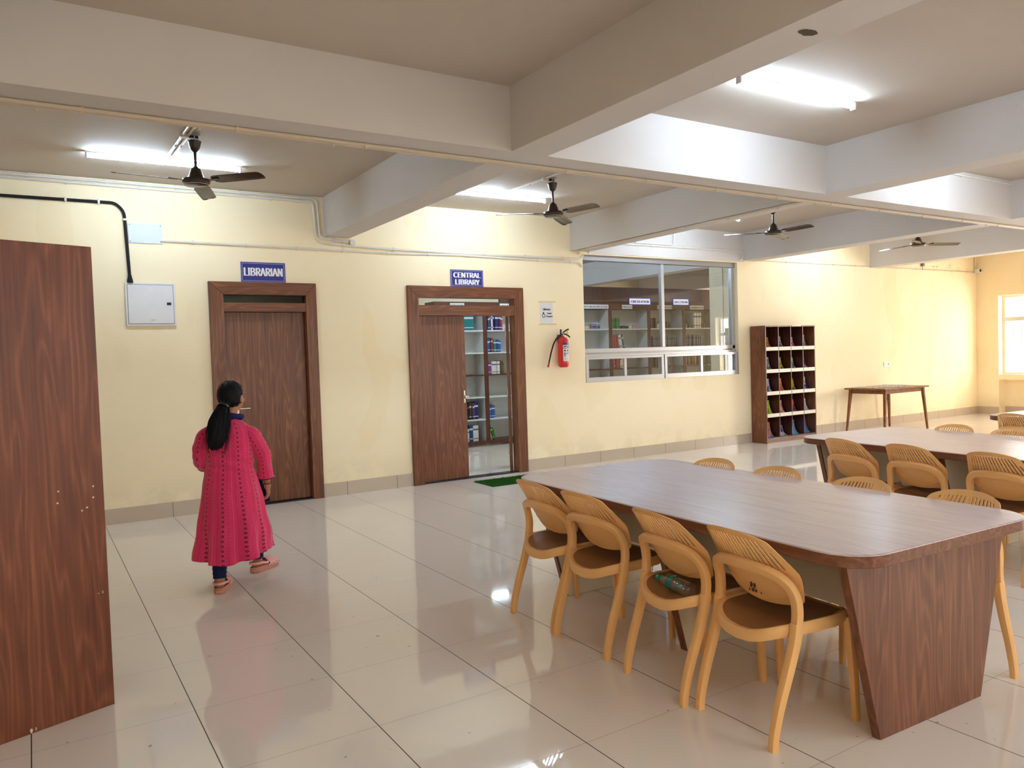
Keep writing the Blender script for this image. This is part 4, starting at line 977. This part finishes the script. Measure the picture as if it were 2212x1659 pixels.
chain([L(1.045, 5.39, .60), L(1.015, 5.335, .36), L(.992, 5.268, .10), L(.990, 5.262, .06)], [.082, .050, .034, .034])
chain([L(.985, 5.245, .045), L(1.03, 5.345, .040), L(1.055, 5.405, .030)], [.028, .028, .022])
chain([L(1.165, 5.37, .60), L(1.262, 5.48, .36), L(1.318, 5.600, .11), L(1.320, 5.608, .065)], [.082, .050, .034, .034])
chain([L(1.305, 5.605, .045), L(1.39, 5.665, .042), L(1.455, 5.71, .032)], [.028, .028, .022])
# arms
chain([L(.978, 5.420, 1.012), L(.938, 5.425, .875), L(1.00, 5.585, .80)], [.044, .036, .026])
LW = L(1.00, 5.585, .80); cap(LW, .026, LW+Vector((.035, .055, .0)), .026)
for k in range(4):
    o = LW+Vector((.035, .055, .0))+Vector((0, 0, .022-.015*k)); chain([o, o+Vector((.018, .028, 0)), o+Vector((.038, .030, -.002)), o+Vector((.050, .018, -.003))], [.0095, .009, .008, .0072], 8)
chain([LW+Vector((.01, .02, .02)), LW+Vector((.03, .04, .045)), LW+Vector((.055, .055, .046))], [.011, .010, .009], 8)
chain([L(1.236, 5.318, 1.012), L(1.312, 5.312, .880), L(1.345, 5.352, .672)], [.036, .034, .0245])
RW = L(1.345, 5.352, .672)
ax = Vector((.10, .14, -.98)).normalized()          # hand axis, wrist to knuckles
fw = Vector((hx, hy, 0)); inw = Vector((-rx_, -ry_, 0))
kn = RW + ax*.088
cap(RW, .0235, RW+ax*.03, .025)
for k in range(4):                                   # metacarpals and fingers, index in front
    sp = (k-1.5)*.0165; base = RW + ax*.022 - fw*sp*.55; kk = kn - fw*sp - ax*abs(k-1)*.004
    cap(base, .0135, kk, .0105, 10)
    ln = (.030, .034, .031, .025)[k]
    p1 = kk + ax*ln*.82 + inw*ln*.42; p2 = p1 + ax*ln*.25 + inw*ln*.72; p3 = p2 - ax*ln*.25 + inw*ln*.42
    chain([kk, p1, p2, p3], [.0098, .0088, .0080, .0070], 8)
th0 = RW + ax*.022 + fw*.016; chain([th0, th0+ax*.030+fw*.020+inw*.006, th0+ax*.058+fw*.022+inw*.016, th0+ax*.078+fw*.014+inw*.022], [.0135, .0115, .0100, .0082], 8)
bmesh.ops.recalc_face_normals(b.bm, faces=b.bm.faces)
me = bpy.data.meshes.new('body'); b.bm.to_mesh(me); b.bm.free(); tmp = bpy.data.objects.new('body', me); COL.objects.link(tmp)
m = tmp.modifiers.new('r', 'REMESH'); m.mode = 'VOXEL'; m.voxel_size = .0042
m = tmp.modifiers.new('s', 'SMOOTH'); m.iterations = 5; m.factor = .5
bpy.context.view_layer.update()
me2 = bpy.data.meshes.new_from_object(tmp.evaluated_get(bpy.context.evaluated_depsgraph_get())); bpy.data.objects.remove(tmp)
SK = NT('brown_skin'); v = SK.obj(); SK.base(SK.mix(SK.noise(v, 20, 3), srgb(176, 118, 86), srgb(160, 104, 74)), .5, .4); SK.p.inputs['Subsurface Weight'].default_value = .08; SK.p.inputs['Subsurface Radius'].default_value = (.02, .008, .004)
me2.materials.clear(); me2.materials.append(SK.m); me2.shade_smooth(); me2.name = 'body'
body = bpy.data.objects.new('body', me2); COL.objects.link(body); body.parent = t
for s in (-1, 1):
    bb = B(); bb.ball((s*.028, .068, .010), (.011, .009, .008), 12, 8, HM); bb.mi = 1; bb.ball((s*.028, .0755, .010), (.0045, .002, .0045), 10, 6, HM)
    bb.done('eye', [plain('eye_white', (220, 216, 210), .2), BLACK], t)
    bb = B(); bb.tube([HM @ Vector((s*.014, .082, .031)), HM @ Vector((s*.030, .080, .036)), HM @ Vector((s*.046, .070, .031))], [(.0028, .002), (.0034, .002), (.002, .002)], 6); bb.done('eyebrow', BLACK, t)
bb = B(); bb.tube([HM @ Vector((-.020, .078, -.048)), HM @ Vector((0, .0845, -.047)), HM @ Vector((.020, .078, -.048))], [.003, .0052, .003], 8); bb.done('lips', plain('lips', (136, 66, 60), .4), t)
# hair
HR = NT('black_hair'); v = HR.obj(); HR.base(HR.mix(HR.noise(HR.mapping(v, (90, 90, 14)), 1, 3, .7), srgb(8, 8, 11), srgb(17, 16, 21)), .6, .18); HR.bump(HR.noise(HR.mapping(v, (260, 260, 18)), 1, 3, .7), .003, .8); HR = HR.m
bb = B(); rings = []; rg = random.Random(2)
for j in range(25):
    tt = PI*j/24; ring = []
    for i in range(48):
        a = 2*PI*i/48; dx, dy, dz = math.sin(tt)*math.cos(a), math.sin(tt)*math.sin(a), -math.cos(tt)
        r = 1.0 + .018*math.sin(9*a+3*tt) + .010*math.sin(23*a-2*tt)
        face = max(0, dy-.18)*1.5 + max(0, -dz-.15)*.5
        if dy > .20 and dz < .52: r *= .80
        if dz < -.55: r *= .86
        if abs(dx) > .80 and -.45 < dz < .1 and dy > -.15: r *= .90
        ring.append((dx*.084*r, -.012+dy*.100*r, .012+dz*.100*r))
    rings.append(ring)
bb.loft(rings, M=HM); hair = bb.done('hair', HR, t, ang=80)
bb = B(); P = smoothpath([L(1.104, 5.315, 1.262), L(1.078, 5.286, 1.238), L(1.054, 5.258, 1.205), L(1.034, 5.240, 1.15), L(1.018, 5.230, 1.08), L(1.006, 5.228, 1.01), L(.998, 5.232, .965), L(.988, 5.234, .945)], 6)
rr = interp([.030, .034, .036, .056, .062, .058, .044, .012], 6); rings = []
for i, p in enumerate(P):
    ring = []
    for k in range(36):
        a = 2*PI*k/36; q = rr[i]*(1+.07*math.sin(7*a+i*.12)+.05*math.sin(17*a-i*.08))
        ring.append(p + Vector((math.cos(a)*q*1.0, math.sin(a)*q*.62, 0)) + Vector((0, 0, .012*math.sin(5*a)*(i/len(P))**3)))
    rings.append(ring)
bb.loft(rings)
for k in range(70):      # loose strands along the ponytail and its end
    i0 = rg.randrange(4, 24); a = rg.uniform(0, 2*PI); pts = []
    for i in range(i0, min(i0+rg.randrange(10, 22), len(P))):
        q = rr[min(i, len(rr)-4)]*(1.0+.0*i) + .003 + .0010*(i-i0); pts.append(P[i] + Vector((math.cos(a)*q, math.sin(a)*q*.64, -.0035*(i-i0)*(i/len(P)))))
    if len(pts) > 3: bb.tube(pts, [.0026*(1-.75*j/len(pts)) for j in range(len(pts))], 4)
for k in range(26):      # flyaways over the head
    a = rg.uniform(.2, 2.9); tt = rg.uniform(.1, 1.3); pts = []
    for j in range(6):
        u = tt + j*.10; pts.append(HM @ Vector((math.cos(a)*math.sin(u)*.088, -.012-abs(math.sin(a))*math.sin(u)*.102, .012+math.cos(u)*.104 + .004*j*(5-j)/5)))
    bb.tube(pts, [.0016*(1-.12*j) for j in range(6)], 4)
bb.done('ponytail', HR, hair, ang=80)
bb = B(); bb.tube([L(1.068, 5.274, 1.222), L(1.062, 5.268, 1.212)], .0365, 16); bb.done('hair_tie', BLACK, hair)
# kurta
def m_kurta():
    k = NT('pink_printed_cotton'); uv = k.n('ShaderNodeUVMap').outputs[0]; s = k.n('ShaderNodeSeparateXYZ'); k.set(s, 0, uv); U, V = s.outputs[0], s.outputs[1]
    def per(sock, p, off=0):
        a = k.math('FRACT', k.math('ADD', k.math('DIVIDE', sock, p), off)); return k.math('MULTIPLY', k.math('ABSOLUTE', k.math('SUBTRACT', a, .5)), p)
    du, dv = per(U, .115), per(V, .030); dd = k.math('ADD', du, dv)
    dia = k.math('MULTIPLY', k.math('LESS_THAN', dd, .0115), k.math('GREATER_THAN', dd, .0030))
    edge = k.math('MULTIPLY', k.math('LESS_THAN', dd, .0150), k.math('GREATER_THAN', dd, .0130))
    du2, dv2 = per(U, .115, .30), per(V, .013); dots = k.math('LESS_THAN', k.math('ADD', du2, dv2), .0032)
    du3, dv3 = per(U, .115, -.26), per(V, .020, .4); dots = k.math('MAXIMUM', dots, k.math('LESS_THAN', k.math('ADD', du3, dv3), .0036))
    du4 = per(U, .115, .5); dash = k.math('MULTIPLY', k.math('LESS_THAN', du4, .0016), k.math('LESS_THAN', dv2, .0042))
    n = k.noise(k.obj(), 7, 4, .6)
    base = k.mix(n, srgb(222, 62, 108), srgb(206, 46, 94))
    base = k.mix(k.math('MULTIPLY', edge, .5), base, srgb(238, 130, 150)); base = k.mix(k.math('MULTIPLY', dash, .5), base, srgb(238, 130, 150))
    base = k.mix(k.math('MULTIPLY', dia, .85), base, srgb(120, 14, 56)); base = k.mix(k.math('MULTIPLY', dots, .8), base, srgb(140, 18, 62))
    k.base(base, .85, .15); k.p.inputs['Sheen Weight'].default_value = .25
    k.bump(k.noise(k.mapping(k.obj(), (7, 7, 3.5)), 1, 4, .5, .5), .04, .7); return k.m
KM = m_kurta(); bb = B(); uvl = bb.bm.loops.layers.uv.new('UVMap'); N = 96
prof = [(1.135, .050, .050, .0), (1.122, .072, .056, .0), (1.104, .100, .066, .0), (1.080, .128, .082, 0), (1.04, .152, .102, 0), (.95, .163, .120, 0), (.87, .160, .116, 0), (.81, .156, .114, 0), (.77, .163, .120, .002), (.70, .178, .134, .006), (.60, .196, .150, .012), (.50, .208, .162, .018), (.40, .220, .190, .025), (.30, .232, .215, .031), (.22, .240, .232, .036), (.192, .243, .238, .038)]
PR = interp(prof, 4); rings = []
for (z, a, c, f) in PR:
    ring = []; g = max(0, (.75-z)/.55)
    for i in range(N):
        th = 2*PI*i/N; ct, st = math.cos(th), math.sin(th)
        fold = 1 + f*3.2*(.6*math.sin(7*th+1.3*g)+.5*math.sin(11*th-2.2*g+1)+.25*math.sin(19*th+3*g))
        seat_ = .020*math.exp(-((z-.62)/.11)**2)*max(0, -st)
        p = Hn(a*ct*fold, (c*fold+seat_)*st, 0, .012*g, .022*g)
        hem = (.040*max(0, ct) + .020*max(0, -ct) - .012*max(0, -st))*g**2.5
        wr = .0055*math.sin(z*80+2.5*st+ct*4)*math.exp(-((z-.84)/.07)**2) + .006*math.sin(z*26+5*ct)*g
        ring.append(L(1.108, 5.372, 0)+Vector((p.x, p.y, z+hem))+Vector((rx_*ct, ry_*ct, 0))*wr+Vector((hx*st, hy*st, 0))*wr)
    rings.append(ring)
R = bb.loft(rings, caps=False)
idx = {}
for j, r in enumerate(R):
    for i, v in enumerate(r): idx[v] = (i, PR[j][0])
for f in bb.bm.faces:
    ii = [idx[l.vert][0] for l in f.loops]; wrap = max(ii)-min(ii) > 2
    for l in f.loops:
        i, z = idx[l.vert]; i = i+N if (wrap and i < N/2) else i; l[uvl].uv = (i/N*1.15+.02, z)
def sleeve(pts, rs, n=24):
    P = smoothpath(pts, 6); rr = interp(rs, 6); rings = []; Nn = Vector((0, 1, 0)); dist = [0]
    for i in range(len(P)):
        T = (P[min(i+1, len(P)-1)]-P[max(i-1, 0)]).normalized(); Nn = (Nn-T*Nn.dot(T)).normalized(); Bn = T.cross(Nn)
        if i: dist.append(dist[-1]+(P[i]-P[i-1]).length)
        rings.append([P[i]+(Nn*math.cos(2*PI*k/n)+Bn*math.sin(2*PI*k/n))*rr[i]*(1+.035*math.sin(3*2*PI*k/n+i*.5)+.03*math.sin(i*1.1)) for k in range(n)])
    R = bb.loft(rings, caps=False); ix = {}
    for j, r in enumerate(R):
        for k, v in enumerate(r): ix[v] = (k, dist[j])
    for f in {f for r in R for v in r for f in v.link_faces}:
        ii = [ix[l.vert][0] for l in f.loops]; wrap = max(ii)-min(ii) > 2
        for l in f.loops:
            k, dd = ix[l.vert]; k = k+n if (wrap and k < n/2) else k; l[uvl].uv = (k/n*.46+.03, dd)
    return rings[-1], P
endR, PRr = sleeve([L(1.195, 5.332, 1.042), L(1.245, 5.310, 1.016), L(1.284, 5.306, .945), L(1.316, 5.316, .875), L(1.330, 5.334, .79), L(1.338, 5.346, .708)], [.044, .050, .054, .051, .048, .054])
endL, _ = sleeve([L(1.012, 5.405, 1.042), L(.968, 5.425, 1.018), L(.946, 5.430, .945), L(.940, 5.428, .885), L(.948, 5.455, .845), L(.975, 5.52, .818)], [.044, .050, .054, .055, .052, .048])
kurta = bb.done('kurta', KM, t, ang=80)
mdd = kurta.modifiers.new('thickness', 'SOLIDIFY'); mdd.thickness = .003
for e in (endR, endL):
    c = sum(e, Vector())/len(e); cb = B(); cb.tube([c+(p-c)*1.01 for p in e]+[c+(e[0]-c)*1.01], .0036, 6); cb.done('cuff_piping', BLACK, kurta)
# dupatta round the neck and down the front
NV = plain('navy_cotton', (34, 34, 92), .8, .2); bb = B()
P = [L(1.114, 5.376, 0)+Hn(.070*math.cos(a)*(1.05+.12*(math.sin(a)<0)), .066*math.sin(a)-.006, 1.136-.012*math.sin(a)) for a in [k*2*PI/28+PI/2+.25 for k in range(27)]]
Q = [(.020+.004*math.sin(k), .028) for k in range(27)]; bb.tube(P, Q, 10)
for s, zl in ((1, .50), (-1, .62)):
    pts = [Hn(s*.03, .075, 1.12), Hn(s*.06, .115, 1.04), Hn(s*.075, .132, .93), Hn(s*.085, .135, .80)] + ([Hn(.13, .155, .70), Hn(.19, .135, .60), Hn(.205, .130, .53)] if s > 0 else [Hn(-.10, .155, .66), Hn(-.10, .17, .60)])
    bb.tube(smoothpath([p+L(1.108, 5.372, 0) for p in pts], 5), [(.010, .045 if True else .03)]*((len(pts)-1)*5+1), 10)
bb.done('dupatta', NV, t, ang=70)
# leggings
LG = NT('navy_denim'); v = LG.obj(); LG.base(LG.mix(LG.noise(v, 30, 4), srgb(24, 34, 78), srgb(14, 20, 52)), .8, .2); LG = LG.m
bb = B()
for pts in ([L(1.045, 5.385, .60), L(1.018, 5.335, .36), L(1.004, 5.300, .24), L(.996, 5.278, .15), L(.992, 5.266, .088)], [L(1.165, 5.375, .60), L(1.262, 5.48, .36), L(1.296, 5.548, .24), L(1.312, 5.588, .16), L(1.318, 5.602, .105)]):
    P = smoothpath(pts, 8); rr = interp([.088, .058, .050, .045, .041], 8)
    bb.tube(P, [r*(1+(.035*math.sin(i*1.9) if i > 18 else 0)) for i, r in enumerate(rr)], 20, caps=False)
lg = bb.done('leggings', LG, t, ang=80); mdd = lg.modifiers.new('thickness', 'SOLIDIFY'); mdd.thickness = .002
# clogs
PK = plain('pink_foam', (226, 168, 164), .6, .3); PKD = plain('worn_pink_sole', (196, 134, 116), .7, .3)
def clog(heel, toe, tilt):
    hv, tv = Vector(heel), Vector(toe); dr = (tv-hv); ln = dr.length; dr.normalize(); sd = Vector((dr.y, -dr.x, 0)); Mx = Matrix(((sd.x, dr.x, 0, hv.x-PC[0]), (sd.y, dr.y, 0, hv.y-PC[1]), (0, 0, 1, 0), (0, 0, 0, 1)))
    Mx = Mx @ Matrix.Rotation(tilt, 4, 'X')
    wid = lambda s: (.034 + .018*math.sin(min(1, s*1.15)*PI*.5)**1.5 - .026*max(0, (s-.80)/.20)**2.2)*(1 if s >= .16 else math.sqrt(max(.10, 1-((.16-s)/.17)**2)))
    SS = [0, .015, .04, .08, .13]+[.2+.8*i/12 for i in range(13)]
    out = lambda k, z, lift=0: [(wid(s)*sg*k if s < 1 else wid(s)*sg*k*.7, (s if k == 1 else .5+(s-.5)*k)*ln, z+lift*(.012*max(0, s-.75)*4*.5)) for sg, ss in ((1, SS), (-1, SS[::-1])) for s in ss]
    bb = B(); bb.loft([out(.93, .001, 1), out(1, .006, 1), out(1, .026, 1), out(.97, .030, 1)], M=Mx); sole = bb.done('clog_sole', PKD, None, ang=45)
    bb = B(); rings = []
    for i in range(9):           # vamp: arches across the toes
        s = .47+.53*i/8; h = (.052*math.cos((i/8)**1.4*PI/2)**.6 + .004) if i < 8 else .003; w = wid(min(s, .985))*.98*(1 if i < 8 else .55)
        o = [(w*math.cos(a), s*ln - (.012 if i == 8 else 0), .028+h*math.sin(a)**.85) for a in [PI*k/14 for k in range(15)]]
        rings.append(o)
    bb.loft(rings, closed=False, caps=False, M=Mx); up_ = bb.done('clog_upper', PK, None, ang=60); m_ = up_.modifiers.new('thickness', 'SOLIDIFY'); m_.thickness = .005; m_.offset = 1
    bb = B()                      # low rim round the heel
    rim = [(wid(s)*.96*sg, s*ln, 0) for sg, ss in ((1, [.5, .4, .3, .2, .14, .09, .05, .02, 0]), (-1, [0, .02, .05, .09, .14, .2, .3, .4, .5])) for s in ss]
    bb.loft([[(x, y, z) for x, y, _ in rim] for z in (.026, .040)], closed=False, caps=False, M=Mx); r_ = bb.done('clog_rim', PKD, None, ang=60); m_ = r_.modifiers.new('thickness', 'SOLIDIFY'); m_.thickness = .006
    bb = B(); st = [(wid(.5)*1.02, .50*ln, .050), (wid(.3)*1.02, .28*ln, .062), (wid(.1)*1.05, .08*ln, .068), (0, -.012, .070), (-wid(.1)*1.05, .08*ln, .068), (-wid(.3)*1.02, .28*ln, .062), (-wid(.5)*1.02, .50*ln, .050)]
    bb.tube(smoothpath([Mx @ Vector(p) for p in st], 5), [(.0085, .003)]*31, 10, upv=(0, 0, 1)); s_ = bb.done('heel_strap', PK, None, ang=60)
    bb = B()
    for sg in (-1, 1):
        bb.ball((sg*wid(.5)*1.03, .50*ln, .048), (.004, .009, .009), 10, 6, Mx)
        for q in (.66, .78, .89): bb.ball((sg*wid(q)*.96, q*ln, .040-.006*(q > .8)), (.006, .008, .006), 8, 6, Mx)
    for x, s, z in ((-.018, .60, .077), (.0, .60, .082), (.018, .60, .077), (-.010, .70, .077), (.010, .70, .077), (-.020, .78, .066), (0, .80, .069), (.020, .78, .066), (0, .89, .054)): bb.ball((x, s*ln, z), (.0042, .0048, .004), 8, 6, Mx)
    h_ = bb.done('vent_holes', plain('dark_hole', (40, 20, 22), .8), None)
    for o in (sole, up_, r_, s_): o.parent = root_c
    h_.parent = root_c
    return
for heel, toe, tilt, in (((.968, 5.200), (1.062, 5.425), 0), ((1.268, 5.575), (1.478, 5.728), 0)):
    root_c = bpy.data.objects.new('clog', None); COL.objects.link(root_c); root_c.parent = t
    clog((*heel, 0), (*toe, 0), tilt)
bb = B(); c = RW+ax*.004; u1 = ax.orthogonal().normalized(); v1 = ax.cross(u1)
bb.tube([c+(u1*math.cos(a)+v1*math.sin(a))*.029 for a in [k*2*PI/20 for k in range(21)]], .0032, 6); bb.done('bracelet', BLACK, t)
for k in (0, 2):
    sp = (k-1.5)*.0165; kk = kn - fw*sp; c = kk + ax*.014+inw*.007; e = (ax*.82+inw*.42).normalized(); u1 = e.orthogonal().normalized(); v1 = e.cross(u1)
    bb = B(); bb.tube([c+(u1*math.cos(a)+v1*math.sin(a))*.0105 for a in [k_*2*PI/16 for k_ in range(17)]], .0018, 6); bb.done('finger_ring', plain('gold', (220, 180, 90), .2, .5, .9), t)
